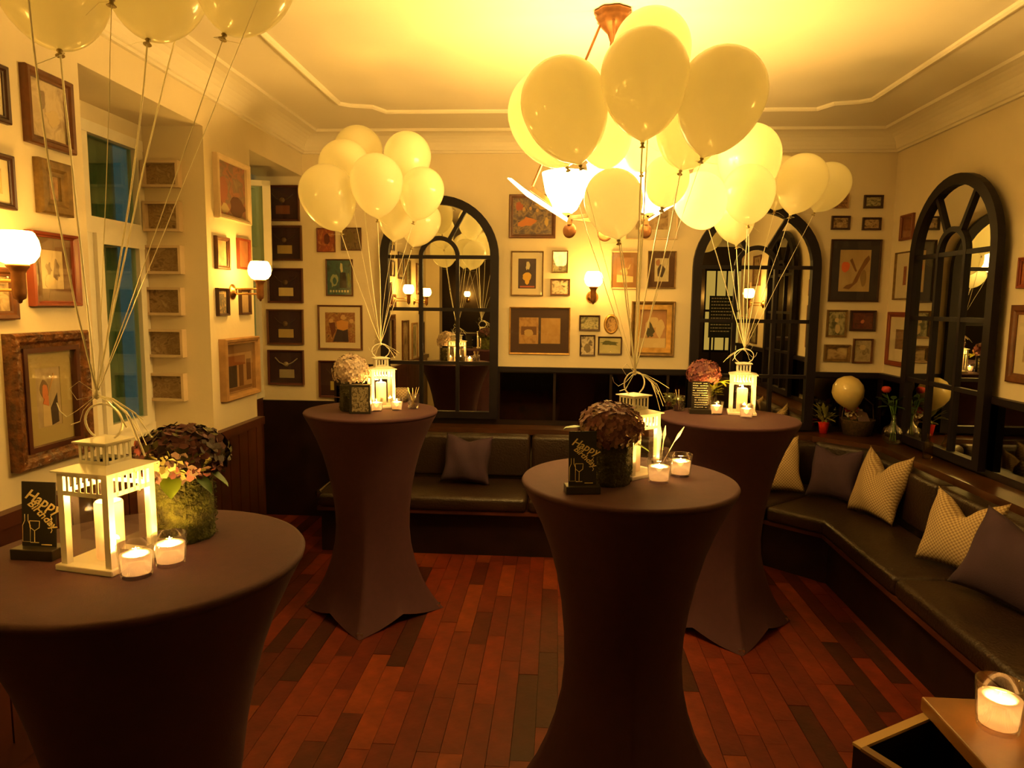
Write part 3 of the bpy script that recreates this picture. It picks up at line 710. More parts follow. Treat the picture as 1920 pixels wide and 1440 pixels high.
for a in ((1405, 291, 116, 3.42, 'topmost pearly balloon of the back right bunch'), (1404, 357, 96, 3.22, 'bright pearly balloon low in the middle of the back right bunch'), (1505, 335, 92, 3.5, 'pearly balloon second from the right in the back right bunch'),
          (1555, 344, 78, 3.75, 'rightmost pearly balloon of the back right bunch'), (1312, 372, 98, 2.98, 'leftmost pearly balloon of the back right bunch'), (1376, 400, 80, 3.6, 'lowest pearly balloon of the back right bunch'),
          (1345, 330, 92, 3.7, 'hidden pearly balloon at left rear of the back right bunch'), (1465, 335, 84, 3.9, 'pearly balloon hidden behind the two right ones')):
    balloon(a[0], a[1], a[2], a[3], tieD, a[4], gD)
def bow(tie, label, s=1.0, side=1, big=False):
    t = empty('ribbon_bow', tie, 0, label, 'ribbon', 'ribbon bows on the lantern handles')
    MB().lathe([(.0001, -.010), (.006, -.006), (.007, 0), (.004, .010), (.0001, .016)], 8).build('knot', RIB, t)
    n = 7 if big else 3
    for k in range(n):
        a = random.uniform(-.3, .3); L = random.uniform(.07, .12)*s
        ribbon(t, [(0, 0, 0), (side*L*.35, a*.05, -.008), (side*L*.75, a*.09, -.03-L*.12*k/n), (side*L*1.05, a*.12, -.05-.012*k)], .0024, 'tail')
    ribbon(t, [(0, 0, 0), (-side*.03*s, -.02, -.008), (-side*.045*s, -.02, .015), (-side*.03*s, -.01, .03), (-side*.012, 0, .012), (0, 0, 0)], .0016, 'loop')
    ribbon(t, [(0, 0, 0), (-side*.03*s, -.02, -.03), (-side*.055*s, -.02, -.045), (-side*.07*s, -.02, -.032), (-side*.075*s, -.02, -.015)], .0016, 'tail')
    ribbon(t, [(0, 0, 0), (-side*.018*s, -.02, -.03), (-side*.03*s, -.015, -.055), (-side*.05*s, -.015, -.062)], .0016, 'tail')
bow(tieA, 'white ribbon bundle tied on the front left lantern handle', 1.0, 1, True); bow(tieB, 'white ribbon tied on the back left lantern handle', .8, 1)
bow(tieC, 'white ribbon tuft tied on the front centre lantern handle', 1.0, 1, True); bow(tieD, 'white ribbon tied on the back right lantern handle', .8, -1)

# ---------------------------------------------------------------- sconces
SCOL = (1, .50, .085)
def sconce(loc, rz, label, w=SCONCE_W, arm=.17):
    t = empty('wall_sconce', loc, rz, label, 'wall lamp', 'brass wall lamps with opal globes')   # local -y points into the room
    Ry = Matrix.Rotation(pi/2, 4, 'X')
    MB().lathe([(.0001, 0), (.045, 0), (.045, .006), (.030, .012), (.022, .022), (.0001, .024)], 28, M=Ry).build('wall_plate', BRASS, t)
    for z in (-.012, .018): MB().tube([(0, -.02, z), (0, -arm, z)], .0055, 10).build('arm', BRASS, t)
    MB().lathe([(.0001, -.055), (.006, -.052), (.008, -.044), (.018, -.038), (.021, -.02), (.021, .045), (.026, .055), (.034, .066), (.034, .072), (.0001, .072)], 24, c=(0, -arm, 0)).build('holder', OLDBRASS, t)
    pr = [(.030, .072), (.047, .080), (.061, .100), (.066, .125), (.062, .150), (.052, .172), (.046, .178), (.0001, .179)]
    MB().lathe(pr, 32, c=(0, -arm, 0)).build('globe', GLOBE, t)
    return t
sconce((XL, 4.01, 1.722), pi/2, 'brass wall lamp with lit globe on the pier between the windows')
sconce((XL, 2.165, 1.705), pi/2, 'brass wall lamp with lit globe cut by the left edge')
sconce((.256, YB, 1.728), 0, 'brass wall lamp with lit globe on the back wall between the arched mirrors')
sconce((XR, 2.05, 1.70), -pi/2, 'brass wall lamp on the right wall seen only in the mirror')
sconce((XL, 1.05, 1.690), pi/2, 'brass wall lamp on the left wall seen only in the mirror')

# ---------------------------------------------------------------- ceiling lamp
CX, CY = .212, 3.10
t = empty('ceiling_lamp', (CX, CY, 0), 0, 'large brass hanging ceiling lamp with glowing glass panels behind the balloons', 'ceiling lamp')
MB().lathe([(.0001, ZC), (.075, ZC), (.08, ZC-.012), (.066, ZC-.022), (.070, ZC-.035), (.05, ZC-.06), (.022, ZC-.09), (.012, ZC-.12), (.0001, ZC-.135)], 24, rfun=lambda a, z: 1+.06*sin(8*a)).build('ceiling_rose', OLDBRASS, t)
NR = 4; RO, RI, ZO, ZI = .42, .165, 2.20, 2.045
for k in range(NR):
    a = k*2*pi/NR+pi; a2 = a+2*pi/NR; c, s = cos(a), sin(a)
    MB().tube([(.05*c, .05*s, ZC-.05), (.33*c, .33*s, ZO-.02)], .0055, 8).build('rod', OLDBRASS, t)
    MB().bar((RO*.80*c, RO*.80*s, ZO-.030), (RI*c, RI*s, ZI+.008), .022, .020).build('rib', OLDBRASS, t)
    MB().bar((RI*c, RI*s, ZI), (RI*cos(a2), RI*sin(a2), ZI), .012, .016).build('ring_bar', OLDBRASS, t)
    m = MB(); Mx = Matrix.Translation((RI*c, RI*s, ZI-.055)) @ Matrix.Rotation(a if k % 2 == 0 else a-pi/2, 4, 'Z') @ Matrix.Rotation(pi/2-.2, 4, 'X')
    if k % 2 == 0: Mx = Matrix.Translation((RI*c, RI*s, ZI-.055)) @ Matrix.Rotation(.5*c, 4, 'Z') @ Matrix.Rotation(pi/2, 4, 'X')
    m.lathe([(.0001, -.006), (.022, -.006), (.030, -.004), (.033, 0), (.030, .004), (.022, .006), (.0001, .010)], 20, M=Mx).bar((RI*c, RI*s, ZI+.01), (RI*c, RI*s, ZI-.03), .022, .022)
    m.build('medallion', OLDBRASS, t)
    vs = []; tx, ty = -s, c
    for (q, wd, z) in ((RI+.01, .05, ZI-.012), (RO-.06, .085, ZO-.05), (RO, .05, ZO), (RO+.02, 0, ZO+.012)):
        vs.append((q, wd, z))
    pl = [Vector((q*c+tx*wd, q*s+ty*wd, z)) for q, wd, z in vs]+[Vector((q*c-tx*wd, q*s-ty*wd, z)) for q, wd, z in reversed(vs[:-1])]
    nv = Vector((-c*.35, -s*.35, 1)).normalized()*.005; n_ = len(pl)
    b = MB(); b.add(pl+[v+nv for v in pl], [tuple(range(n_)), tuple(range(n_, 2*n_))[::-1]]+[(i, i+n_, (i+1) % n_+n_, (i+1) % n_) for i in range(n_)]); b.build('glass_plate', SHADE, t)
    MB().lathe([(.030, ZI+.02), (.050, ZI+.035), (.088, ZI+.11), (.104, ZI+.19), (.099, ZI+.19), (.0001, ZI+.05)], 24, c=(.185*c, .185*s, 0)).build('lamp_cup', CUP, t)
for k in range(NR):
    a = k*2*pi/NR+pi; x_, y_ = .185*cos(a), .185*sin(a)
    MB().lathe([(.0001, ZI+.04), (.010, ZI+.06), (.018, ZI+.13), (.014, ZI+.15), (.0001, ZI+.155)], 12, c=(x_, y_, 0)).build('bulb', CUP, t)
    light(t, (x_, y_, ZI+.175), CHAND_W/9, .015, WARM_CEIL)

# ---------------------------------------------------------------- pictures
def place(wall, l, tp, r, bt):
    if wall in ('leftworld', 'rightworld'):      # l=y, tp=z, r=width, bt=height given directly
        return ((XL, l, tp) if wall == 'leftworld' else (XR, l, tp)), (pi/2 if wall == 'leftworld' else -pi/2), r, bt
    mx, my = (l+r)/2, (tp+bt)/2
    if wall == 'back': k = dict(Y=YB)
    elif wall == 'left': k = dict(X=XL)
    elif wall == 'right': k = dict(X=XR)
    elif wall == 'reveal': k = dict(Y=N1[1])
    A, B, C, D = at(l, my, **k), at(r, my, **k), at(mx, tp, **k), at(mx, bt, **k)
    u0, u1 = {'back': (A.x, B.x), 'reveal': (A.x, B.x), 'left': (A.y, B.y), 'right': (A.y, B.y)}[wall]
    w = abs(u1-u0); h = C.z-D.z; u = (u0+u1)/2; z = (C.z+D.z)/2
    loc = {'back': (u, YB, z), 'reveal': (u, N1[1], z), 'left': (XL, u, z), 'right': (XR, u, z)}[wall]
    rz = {'back': 0, 'reveal': 0, 'left': pi/2, 'right': -pi/2}[wall]
    return loc, rz, w, h
def blob(cx, cz, rx, rz, n=14, seed=0, rough=.15):
    rnd = random.Random(seed); return [(cx+rx*cos(2*pi*i/n)*(1+rnd.uniform(-rough, rough)), cz+rz*sin(2*pi*i/n)*(1+rnd.uniform(-rough, rough))) for i in range(n)]
def picture(wall, l, tp, r, bt, label, fm, fw, group='framed pictures', matm=None, mw=0, art_m=None, motifs=(), dep=.022, glass=True, oval=False, cat='picture', inner=None):
    loc, rz, w, h = place(wall, l, tp, r, bt)
    t = empty('framed_picture', loc, rz, label, cat, group)
    W2, H2 = w/2, h/2
    if oval:
        n = 28
        def ring(R1x, R1z, R0x, R0z, y0, y1):
            vs = []; fs = []
            for i in range(n):
                a = 2*pi*i/n
                vs += [(R1x*cos(a), y1, R1z*sin(a)), ((R0x+R1x)/2*cos(a), y0, (R0z+R1z)/2*sin(a)), (R0x*cos(a), y0*.6, R0z*sin(a)), (R0x*cos(a), y1, R0z*sin(a))]
            for i in range(n):
                j = (i+1) % n
                for k in range(3): fs.append((4*i+k, 4*j+k, 4*j+k+1, 4*i+k+1))
            return vs, fs
        MB().add(*ring(W2, H2, W2-fw, H2-fw, -dep, 0), True).build('frame', fm, t)
        MB().poly([((W2-fw)*cos(2*pi*i/n), (H2-fw)*sin(2*pi*i/n)) for i in range(n)], -.006, -.002).build('print', art_m, t)
        return t
    # mitred frame with stepped profile
    pf = [(0, 0), (0, -dep*.8), (fw*.15, -dep), (fw*.55, -dep*.92), (fw*.75, -dep*.65), (fw, -dep*.6), (fw, 0)]
    b = MB(); vs = []; fs = []; k = len(pf)
    for (sx, sz) in ((-1, -1), (1, -1), (1, 1), (-1, 1)):
        for (o_, y) in pf: vs.append((sx*(W2-o_), y, sz*(H2-o_)))
    for i in range(4):
        j = (i+1) % 4
        for a in range(k-1): fs.append((i*k+a, j*k+a, j*k+a+1, i*k+a+1))
    b.add(vs, fs).build('frame', fm, t)
    if inner:
        iw = inner[1]; b = MB(); q0, q1 = fw, fw+iw
        for (x0, z0, x1, z1) in ((-W2+q0, -H2+q0, W2-q0, -H2+q1), (-W2+q0, H2-q1, W2-q0, H2-q0), (-W2+q0, -H2+q1, -W2+q1, H2-q1), (W2-q1, -H2+q1, W2-q0, H2-q1)): b.box((x0, -dep*.75, z0), (x1, -.002, z1))
        b.build('inner_frame', inner[0], t); fw = fw+iw
    iw2, ih2 = W2-fw, H2-fw
    if matm is not None:
        mwx = mw if not isinstance(mw, tuple) else mw[0]; mwz = mw if not isinstance(mw, tuple) else mw[1]
        b = MB()
        for (x0, z0, x1, z1) in ((-iw2, -ih2, iw2, -ih2+mwz), (-iw2, ih2-mwz, iw2, ih2), (-iw2, -ih2+mwz, -iw2+mwx, ih2-mwz), (iw2-mwx, -ih2+mwz, iw2, ih2-mwz)): b.box((x0, -.008, z0), (x1, -.003, z1))
        b.build('mat_board', matm, t); iw2 -= mwx; ih2 -= mwz
    p = MB().box((-iw2, -.006, -ih2), (iw2, -.001, ih2)).build('print', art_m, t)
    for i, (pts, m) in enumerate(motifs):
        MB().poly([(x*iw2, z*ih2) for x, z in pts], -.0066-.0003*i, -.006).build('motif', m, p)
    if glass: MB().box((-W2+fw*.8, -dep*.55, -H2+fw*.8), (W2-fw*.8, -dep*.55+.0015, H2-fw*.8)).build('glass', PGLASS, t)
    return t
BR = mat('brown_frame', (.13, .045, .014), .4, vary=.4, nscale=20); DKF = mat('dark_frame', (.045, .016, .010), .35, vary=.3); CRF = mat('cream_frame', (.66, .52, .36), .5, vary=.1)
OLF = mat('olive_gold_frame', (.22, .13, .04), .4, vary=.4, nscale=30, metal=.3); LWF = mat('light_wood_frame', (.42, .24, .10), .5, vary=.3, nscale=15); REDF = mat('red_frame', (.20, .035, .012), .4, vary=.2)
CRM = mat('cream_mat', (.62, .54, .38), .8); TANM = mat('tan_mat', (.34, .25, .12), .8); DKM = mat('dark_mat', (.05, .022, .014), .7); NAVY = mat('navy_mat', (.03, .022, .035), .6)
PL = mat('plaque_velvet', (.040, .010, .014), .85, vary=.2); PLF = mat('plaque_frame', (.085, .022, .014), .35)
def c_(n, c): return mat('ink_'+n, c, .7)
SEP = [(.10, .06, .03), (.30, .20, .10), (.48, .36, .20), (.22, .14, .07)]
GRN = [(.08, .08, .04), (.24, .22, .12), (.42, .38, .22), (.14, .13, .07)]
BWs = [(.05, .04, .03), (.45, .38, .27), (.60, .52, .38), (.12, .09, .06)]
# medal plaques
medal = mat('medal_silver', (.30, .24, .14), .4, metal=.4); lab = mat('plaque_label', (.42, .30, .10), .5)
for i, (l, tp, r, bt, txt, mm, fr_) in enumerate(((498, 348, 562, 415, 'topmost of the column beside the far window', mat('plaque_label_dull', (.16, .05, .02), .5), 0), (500, 423, 567, 489, 'second from the top in the column', lab, 1), (503, 503, 569, 568, 'third down in the column, brightest label', mat('plaque_label_bright', (.58, .46, .20), .5), 0),
        (502, 580, 570, 646, 'fourth down in the column', lab, 1), (504, 656, 571, 721, 'lowest of the column with white ribbon loops', mat('plaque_label_pale', (.34, .28, .17), .5), 0), (599, 676, 668, 745, 'set apart behind the white hydrangea', mat('plaque_label_olive', (.36, .30, .08), .5), 0))):
    loc, rz, w, h = place('back', l, tp, r, bt)
    t = picture('back', l, tp, r, bt, 'dark medal plaque on the back wall, '+txt, PLF if not fr_ else BR, .014, 'medal plaques on the back wall', None, 0, PL, (), .03, True, cat='plaque')
    MB().box((-w*.19, -.012, -h*.30), (w*.22, -.007, -h*.06)).build('label_plate', mm, t)
    b = MB(); b.tube([(-w*.30, -.010, h*.28), (-w*.18, -.010, h*.14), (0, -.010, h*.06), (w*.18, -.010, h*.14), (w*.32, -.010, h*.26)], .004 if i != 4 else .009, 6, flat=.5)
    b.build('medal_ribbon', mat('ribbon_pale', (.30, .25, .17), .7) if i == 4 else mat('ribbon_dim', (.075, .045, .025), .7), t)
    MB().lathe([(.0001, -.003), (.020, -.003), (.020, .003), (.0001, .004)], 18, M=Matrix.Translation((0, -.012, h*.09)) @ Matrix.Rotation(pi/2, 4, 'X')).build('medal', medal if i in (4,) else mat('medal_dim', (.12, .07, .03), .4), t)

GB, GR_, GL = 'pictures on the back wall', 'pictures on the right-hand wall', 'pictures on the left-hand wall'
picture('back', 595, 428, 629, 473, 'small red figure print just under the leftmost balloon', REDF, .006, GB, None, 0, art('a1', [(.35, .07, .02), (.22, .04, .015), (.45, .16, .04)], 4, 2, 1), [(blob(.1, .1, .35, .5, seed=3), c_('maroon', (.10, .015, .01)))])
t = picture('back', 640, 427, 678, 470, 'small dark print with a curved top between two balloon strings', BR, .008, GB, None, 0, art('a2', [(.06, .03, .012), (.14, .09, .03), (.04, .02, .01)], 5, 3, 2), [(blob(-.1, .2, .45, .5, seed=4), c_('olive', (.11, .08, .025)))])
t = picture('back', 612, 486, 662, 555, 'blue green poster in a thin brown frame left of the strings', BR, .009, GB, None, 0, art('a3', [(.02, .05, .06), (.03, .10, .10), (.02, .03, .03)], 4, 3, 3),
        [(blob(-.45, -.2, .32, .38, seed=5, rough=.3), c_('pale_teal', (.28, .32, .20))), (blob(-.4, -.2, .16, .2, seed=6), c_('teal', (.03, .10, .10))), ([(.1, .85), (.25, .8), (.3, .35), (.15, .3), (.05, .55)], c_('pale', (.45, .42, .26))), ([(.05, .3), (.5, .3), (.6, -.6), (.0, -.6)], c_('black', (.012, .012, .012))), (blob(.75, -.1, .12, .4, seed=8, rough=.3), c_('green', (.10, .16, .05)))])
lt = place('back', 612, 486, 662, 555)
for i in range(7): MB().box((-.075+i*.022, -.0080, -lt[3]/2*.80), (-.075+i*.022+.013, -.0068, -lt[3]/2*.68)).build('letter_stroke', c_('pale', (0, 0, 0)), t)
picture('back', 597, 572, 680, 656, 'picture of a person in orange and dark skirt, cream mat, brown frame', BR, .014, GB, CRM, .042, art('a4', [(.10, .035, .015), (.34, .19, .06), (.22, .07, .02), (.45, .30, .10)], 5, 4, 4),
        [([(-.5, -.95), (-.2, -.1), (.2, -.2), (.5, -.1), (.55, -.95)], c_('navy', (.035, .02, .03))), ([(-.2, -.1), (-.25, .4), (.1, .5), (.55, .4), (.5, -.1), (.2, -.2)], c_('orange', (.52, .24, .05))), (blob(.2, .68, .16, .18, seed=2), c_('skin', (.50, .30, .12))), (blob(-.6, .45, .14, .15, seed=9), c_('skin', (0, 0, 0))), (blob(.75, .45, .13, .14, seed=10), c_('skin', (0, 0, 0))), ([(-.75, .3), (-.35, .35), (-.3, -.2), (-.55, -.7)], c_('brownred', (.12, .03, .015)))])
picture('back', 955, 365, 1042, 447, 'crowd scene print in a brown frame above the grape poster', BR, .030, GB, None, 0, art('a5', [(.06, .04, .06), (.14, .10, .10), (.30, .20, .10), (.09, .06, .08)], 7, 5, 5),
        [(blob(-.25, -.35, .42, .28, seed=11, rough=.4), c_('coral', (.55, .20, .06))), (blob(-.7, .55, .22, .25, seed=12, rough=.3), c_('brick', (.38, .10, .05))), (blob(.55, .65, .38, .22, seed=13, rough=.3), c_('buff', (.52, .35, .12))), (blob(.75, -.3, .1, .25, seed=14), c_('buff', (0, 0, 0))), (blob(-.45, .4, .08, .12, seed=15), c_('skin', (0, 0, 0))), (blob(-.1, .45, .07, .11, seed=16), c_('skin', (0, 0, 0))), (blob(.25, .35, .07, .11, seed=17), c_('skin', (0, 0, 0)))])
picture('back', 958, 471, 1019, 555, 'black poster of a golden bunch of fruit in a cream mat', OLF, .010, GB, CRM, (.045, .045), art('a6', [(.035, .018, .02), (.05, .025, .03)], 3, 2, 6),
        [(blob(0, -.2, .50, .30, 16, 21, .12), c_('gold', (.60, .36, .05))), (blob(0, -.5, .24, .25, 12, 22, .1), c_('gold', (0, 0, 0))), (blob(.05, .55, .22, .32, 12, 23, .35), c_('ivory', (.55, .48, .30))), ([(-.8, -.82), (.85, -.82), (.85, -.93), (-.8, -.93)], c_('brick', (0, 0, 0)))])
picture('back', 1035, 470, 1065, 512, 'tiny portrait photo in a gilt frame above the small landscape', OLF, .009, GB, None, 0, art('a7', GRN, 3, 2, 7), [(blob(0, .45, .3, .25, seed=31), c_('cap', (.08, .06, .03))), (blob(.1, -.3, .35, .6, seed=32), c_('shade', (.13, .10, .05)))])
picture('back', 1032, 523, 1069, 554, 'tiny pale landscape photo in a brown frame left of the wall lamp', BR, .012, GB, None, 0, art('a8', BWs[::-1], 3, 3, 8))
t = picture('back', 955, 576, 1069, 664, 'two old documents on a dark mat in a gold frame', GOLD, .010, GB, DKM, (.06, .062), art('a9', [(.04, .02, .012), (.05, .025, .015)], 3, 2, 9),
        [([(-.98, -.95), (-.98, .95), (-.06, .95), (-.06, -.95)], art('doc1', [(.26, .13, .03), (.36, .20, .06), (.42, .24, .07)], 5, 3, 10)), ([(.06, -.92), (.06, .92), (.98, .92), (.98, -.92)], art('doc2', [(.34, .19, .05), (.40, .24, .08)], 4, 3, 11)), ([(-.88, -.3), (-.88, .3), (-.15, .3), (-.15, -.3)], c_('umber', (.14, .06, .02))), (blob(-.52, -.15, .22, .25, seed=41), c_('sand', (.42, .28, .10)))])
picture('back', 1086, 591, 1125, 620, 'tiny green-grey photo in a dark frame under the wall lamp', DKF, .012, GB, None, 0, art('a10', GRN, 4, 4, 12))
picture('back', 1132, 589, 1160, 627, 'oval gilt framed portrait beside the small photos', GOLD, .020, GB, art_m=art('a11', [(.12, .05, .02), (.45, .28, .10), (.08, .03, .02)], 3, 2, 13), oval=True)
picture('back', 1087, 628, 1116, 667, 'tiny upright portrait photo in dark frame, lowest left of the small group', DKF, .010, GB, None, 0, art('a12', BWs, 3, 3, 14), [(blob(0, -.3, .5, .5, seed=51), c_('grey', (.17, .13, .07)))])
picture('back', 1121, 631, 1166, 665, 'small pale map-like drawing in a black frame below the oval', DKF, .010, GB, None, 0, art('a13', [(.42, .38, .18), (.50, .45, .24)], 3, 2, 15), [(blob(-.1, .3, .75, .3, 20, 61, .5), c_('moss', (.09, .10, .03)))])
picture('back', 1145, 471, 1199, 542, 'brown print of a horned animal in a thin white frame', CRF, .010, GB, mat('brown_mat', (.22, .11, .04), .8), .035, art('a14', [(.25, .12, .05), (.34, .18, .08)], 3, 2, 16), [(blob(-.1, -.1, .45, .3, 14, 71, .3), c_('bone', (.55, .42, .22))), ([(.2, .05), (.5, .1), (.65, .45), (.55, .45), (.4, .2)], c_('bone', (0, 0, 0))), ([(-1, -.95), (-1, -.35), (1, -.5), (1, -.95)], c_('bone', (0, 0, 0)))])
picture('back', 1214, 471, 1267, 541, 'print of a dark silhouette on white in a brown mat', OLF, .009, GB, mat('cocoa_mat', (.08, .035, .014), .8), .042, art('a15', [(.45, .38, .24), (.55, .48, .32)], 3, 2, 17), [(blob(-.1, -.1, .6, .5, 14, 81, .2), c_('coal', (.05, .03, .02))), (blob(-.55, .6, .3, .3, 10, 82, .2), c_('rust', (.30, .12, .05)))])
picture('back', 1183, 565, 1264, 667, 'white hatted portrait print in a wide gilt double frame', OLF, .026, GB, None, 0, art('a16', [(.36, .17, .07), (.42, .24, .11)], 3, 2, 18), [(blob(.0, .35, .42, .28, 16, 91, .2), c_('bone', (0, 0, 0))), (blob(-.3, .0, .25, .45, 12, 92, .2), c_('bone', (0, 0, 0))), (blob(.55, .1, .3, .5, 12, 93, .3), c_('bone', (0, 0, 0))), (blob(-.15, -.15, .32, .38, 14, 94, .5), c_('wreath', (.05, .045, .02))), ([(-1, -1), (-1, -.5), (1, -.5), (1, -1)], c_('bone', (0, 0, 0)))], dep=.04, inner=(GOLD, .035))
picture('back', 1174, 368, 1271, 449, 'wide sepia print in a pale frame mostly hidden behind balloons', CRF, .010, GB, CRM, (.06, .06), art('a17', [(.16, .09, .04), (.36, .24, .12), (.48, .36, .20)], 4, 4, 19))
picture('back', 1562, 363, 1590, 391, 'small unframed-looking tan print beside the rightmost balloon', LWF, .006, GB, None, 0, art('a18', [(.30, .14, .04), (.10, .04, .02), (.36, .19, .07)], 3, 2, 20))
picture('back', 1619, 366, 1655, 391, 'tiny photo in dark frame, upper right of the four small ones', DKF, .016, GB, None, 0, art('a19', GRN, 4, 3, 21))
picture('back', 1558, 405, 1593, 431, 'tiny photo in dark frame, lower left of the four small ones', DKF, .014, GB, None, 0, art('a20', SEP, 4, 3, 22))
picture('back', 1616, 408, 1651, 432, 'tiny photo in dark frame, lower right of the four small ones', DKF, .014, GB, None, 0, art('a21', SEP[::-1], 4, 3, 23))
picture('back', 1555, 449, 1649, 566, 'large poster of red blob and saxophone-like curve in a dark blue mat', DKF, .012, GB, NAVY, (.055, .062), art('a22', [(.42, .30, .14), (.48, .36, .18)], 3, 2, 24),
        [(blob(-.62, .18, .28, .26, 12, 101, .15), c_('tomato', (.62, .13, .04))), ([(.85, .75), (.95, .55), (.45, -.05), (.2, -.55), (-.3, -.9), (-.7, -.85), (-.5, -.7), (-.1, -.6), (.25, .0), (.6, .55)], c_('umber2', (.20, .10, .04))), ([(-.35, .5), (-.2, .6), (.15, -.02), (.05, -.05)], c_('umber2', (0, 0, 0))), (blob(.6, -.35, .2, .4, 12, 102, .2), c_('khaki', (.26, .18, .08)))])
picture('back', 1549, 581, 1587, 632, 'small portrait in a gilt frame left of the dark purple print', OLF, .014, GB, None, 0, art('a23', GRN[::-1], 3, 2, 25), [(blob(0, .3, .25, .2, seed=111), c_('bone', (0, 0, 0))), (blob(.15, -.45, .3, .4, seed=112), c_('bone', (0, 0, 0)))])
picture('back', 1593, 582, 1641, 621, 'small dark purple print with an orange glow', DKF, .018, GB, None, 0, art('a24', [(.05, .014, .012), (.14, .035, .02), (.07, .02, .02)], 4, 4, 26), [(blob(0, -.1, .2, .22, seed=113, rough=.4), c_('ember', (.42, .14, .06)))])
picture('back', 1544, 646, 1593, 678, 'small wide landscape in a gilt brown frame, lowest left', OLF, .022, GB, None, 0, art('a25', [(.10, .05, .02), (.36, .25, .12), (.50, .38, .18)], 2, 2, 27))
picture('back', 1598, 635, 1635, 681, 'small upright grey drawing in a brown frame, lowest right', BR, .012, GB, None, 0, art('a26', [(.20, .16, .09), (.42, .35, .22), (.30, .25, .14)], 4, 3, 28), [(blob(0, .35, .4, .25, seed=114), c_('bone', (0, 0, 0)))])
# right wall
picture('right', 1692, 402, 1715, 450, 'small plain red brown panel picture left of the side mirror', mat('panel_brown', (.17, .045, .012), .5), .02, GR_, None, 0, art('a27', [(.22, .07, .02), (.15, .045, .014)], 3, 2, 29))
picture('right', 1681, 472, 1717, 562, 'narrow dark print in a wide cream mat, middle of three', OLF, .010, GR_, CRM, (.10, .09), art('a28', [(.12, .03, .02), (.30, .10, .05), (.08, .02, .015)], 3, 3, 30))
picture('right', 1666, 585, 1713, 688, 'narrow dark print in a red brown frame, lowest of three', REDF, .035, GR_, CRM, (.08, .085), art('a29', [(.10, .06, .03), (.24, .13, .06), (.16, .09, .04)], 3, 3, 31))
picture('right', 1896, 572, 1965, 722, 'brown framed picture cut by the right edge, lower one', BR, .05, GR_, CRM, .06, art('a30', SEP, 3, 3, 32))
picture('right', 1914, 480, 1975, 540, 'reddish picture cut by the right edge, upper one', REDF, .02, GR_, None, 0, art('a31', [(.40, .14, .06), (.30, .10, .04)], 3, 3, 33))
# left wall
picture('left', 40, 139, 128, 277, 'pale figure print in a deep brown frame, upper of the left column', BR, .032, GL, None, 0, art('b1', [(.30, .20, .12), (.58, .46, .30), (.44, .33, .20)], 3, 3, 34), [(blob(-.25, .35, .18, .35, 12, 121, .3), c_('taupe', (.20, .13, .07))), (blob(.3, -.2, .4, .25, 14, 122, .4), c_('bone', (0, 0, 0)))], dep=.03)
picture('left', 64, 303, 125, 403, 'small print in a chunky olive gilt frame below it', OLF, .055, GL, None, 0, art('b2', [(.30, .10, .05), (.40, .22, .10), (.20, .07, .03)], 3, 3, 35), dep=.03)
picture('left', -62, 112, 9, 222, 'dark framed picture cut by the left edge at top', DKF, .025, GL, CRM, .03, art('b3', SEP, 3, 3, 36))
picture('left', -55, 284, 20, 388, 'dark framed pale picture cut by the left edge above the lamp', DKF, .020, GL, CRM, .03, art('b4', [(.45, .33, .16), (.58, .46, .25)], 3, 3, 37))
picture('left', 49, 437, 137, 574, 'drawing of small figures in a red brown mat right of the left lamp', REDF, .020, GL, mat('umber_mat', (.13, .055, .02), .8), .045, art('b5', [(.50, .38, .22), (.56, .44, .26)], 3, 2, 38), [(blob(-.3, .05, .25, .3, 14, 131, .5), c_('taupe', (0, 0, 0))), (blob(.35, -.05, .25, .45, 14, 132, .5), c_('taupe', (0, 0, 0))), (blob(-.3, -.6, .5, .3, 16, 133, .3), c_('bone', (0, 0, 0)))], dep=.035)
picture('left', 10, 622, 156, 868, 'large ornate dark gilt frame with a pale mat and a red-haired figure', mat('ornate_frame', (.20, .075, .020), .35, col2=(.06, .025, .012), nscale=30, bump=.8, bscale=50), .055, GL, mat('sage_mat', (.42, .33, .14), .8), .062, art('b6', [(.36, .27, .16), (.46, .36, .22)], 3, 2, 39),
        [([(-.55, -.98), (-.5, -.2), (-.1, -.1), (.1, -.4), (.15, -.98)], c_('bone', (0, 0, 0))), ([(.1, -.4), (.7, .1), (.75, -.9), (.15, -.98)], c_('coal', (0, 0, 0))), (blob(-.35, .3, .32, .3, 14, 141, .1), c_('taupe', (0, 0, 0))), (blob(-.3, .2, .24, .26, 14, 142, .15), c_('salmon', (.60, .20, .07))), ([(-.1, 0), (.0, .1), (.55, .75), (.45, .8)], c_('skin', (0, 0, 0))), ([(-.5, -.2), (-.3, .1), (-.05, .05), (-.05, -.3)], c_('salmon', (0, 0, 0)))], dep=.045, inner=(REDW, .018))
picture('left', -60, 500, 26, 600, 'small brown picture behind the left edge lamp', BR, .03, GL, None, 0, art('b7', SEP, 3, 3, 40))
picture('left', 400, 299, 461, 415, 'colourful group scene in a cream frame, top of the pier', CRF, .028, GL, None, 0, art('b8', [(.12, .05, .03), (.40, .13, .06), (.20, .12, .08), (.34, .22, .12)], 4, 4, 41), [(blob(-.6, -.1, .3, .5, 12, 151, .3), c_('brick', (0, 0, 0))), (blob(-.5, -.75, .25, .2, 10, 152, .3), c_('bone', (0, 0, 0))), (blob(.4, -.6, .5, .35, 12, 153, .3), c_('maroon', (0, 0, 0)))], dep=.035)
picture('left', 401, 444, 426, 505, 'small upright picture in brown frame, left of the upper pair on the pier', BR, .022, GL, None, 0, art('b9', [(.52, .40, .24), (.34, .25, .15)], 3, 2, 42))
picture('left', 443, 448, 465, 505, 'small reddish panel, right of the upper pair on the pier', REDF, .012, GL, None, 0, art('b10', [(.32, .11, .05), (.40, .17, .08)], 3, 3, 43))
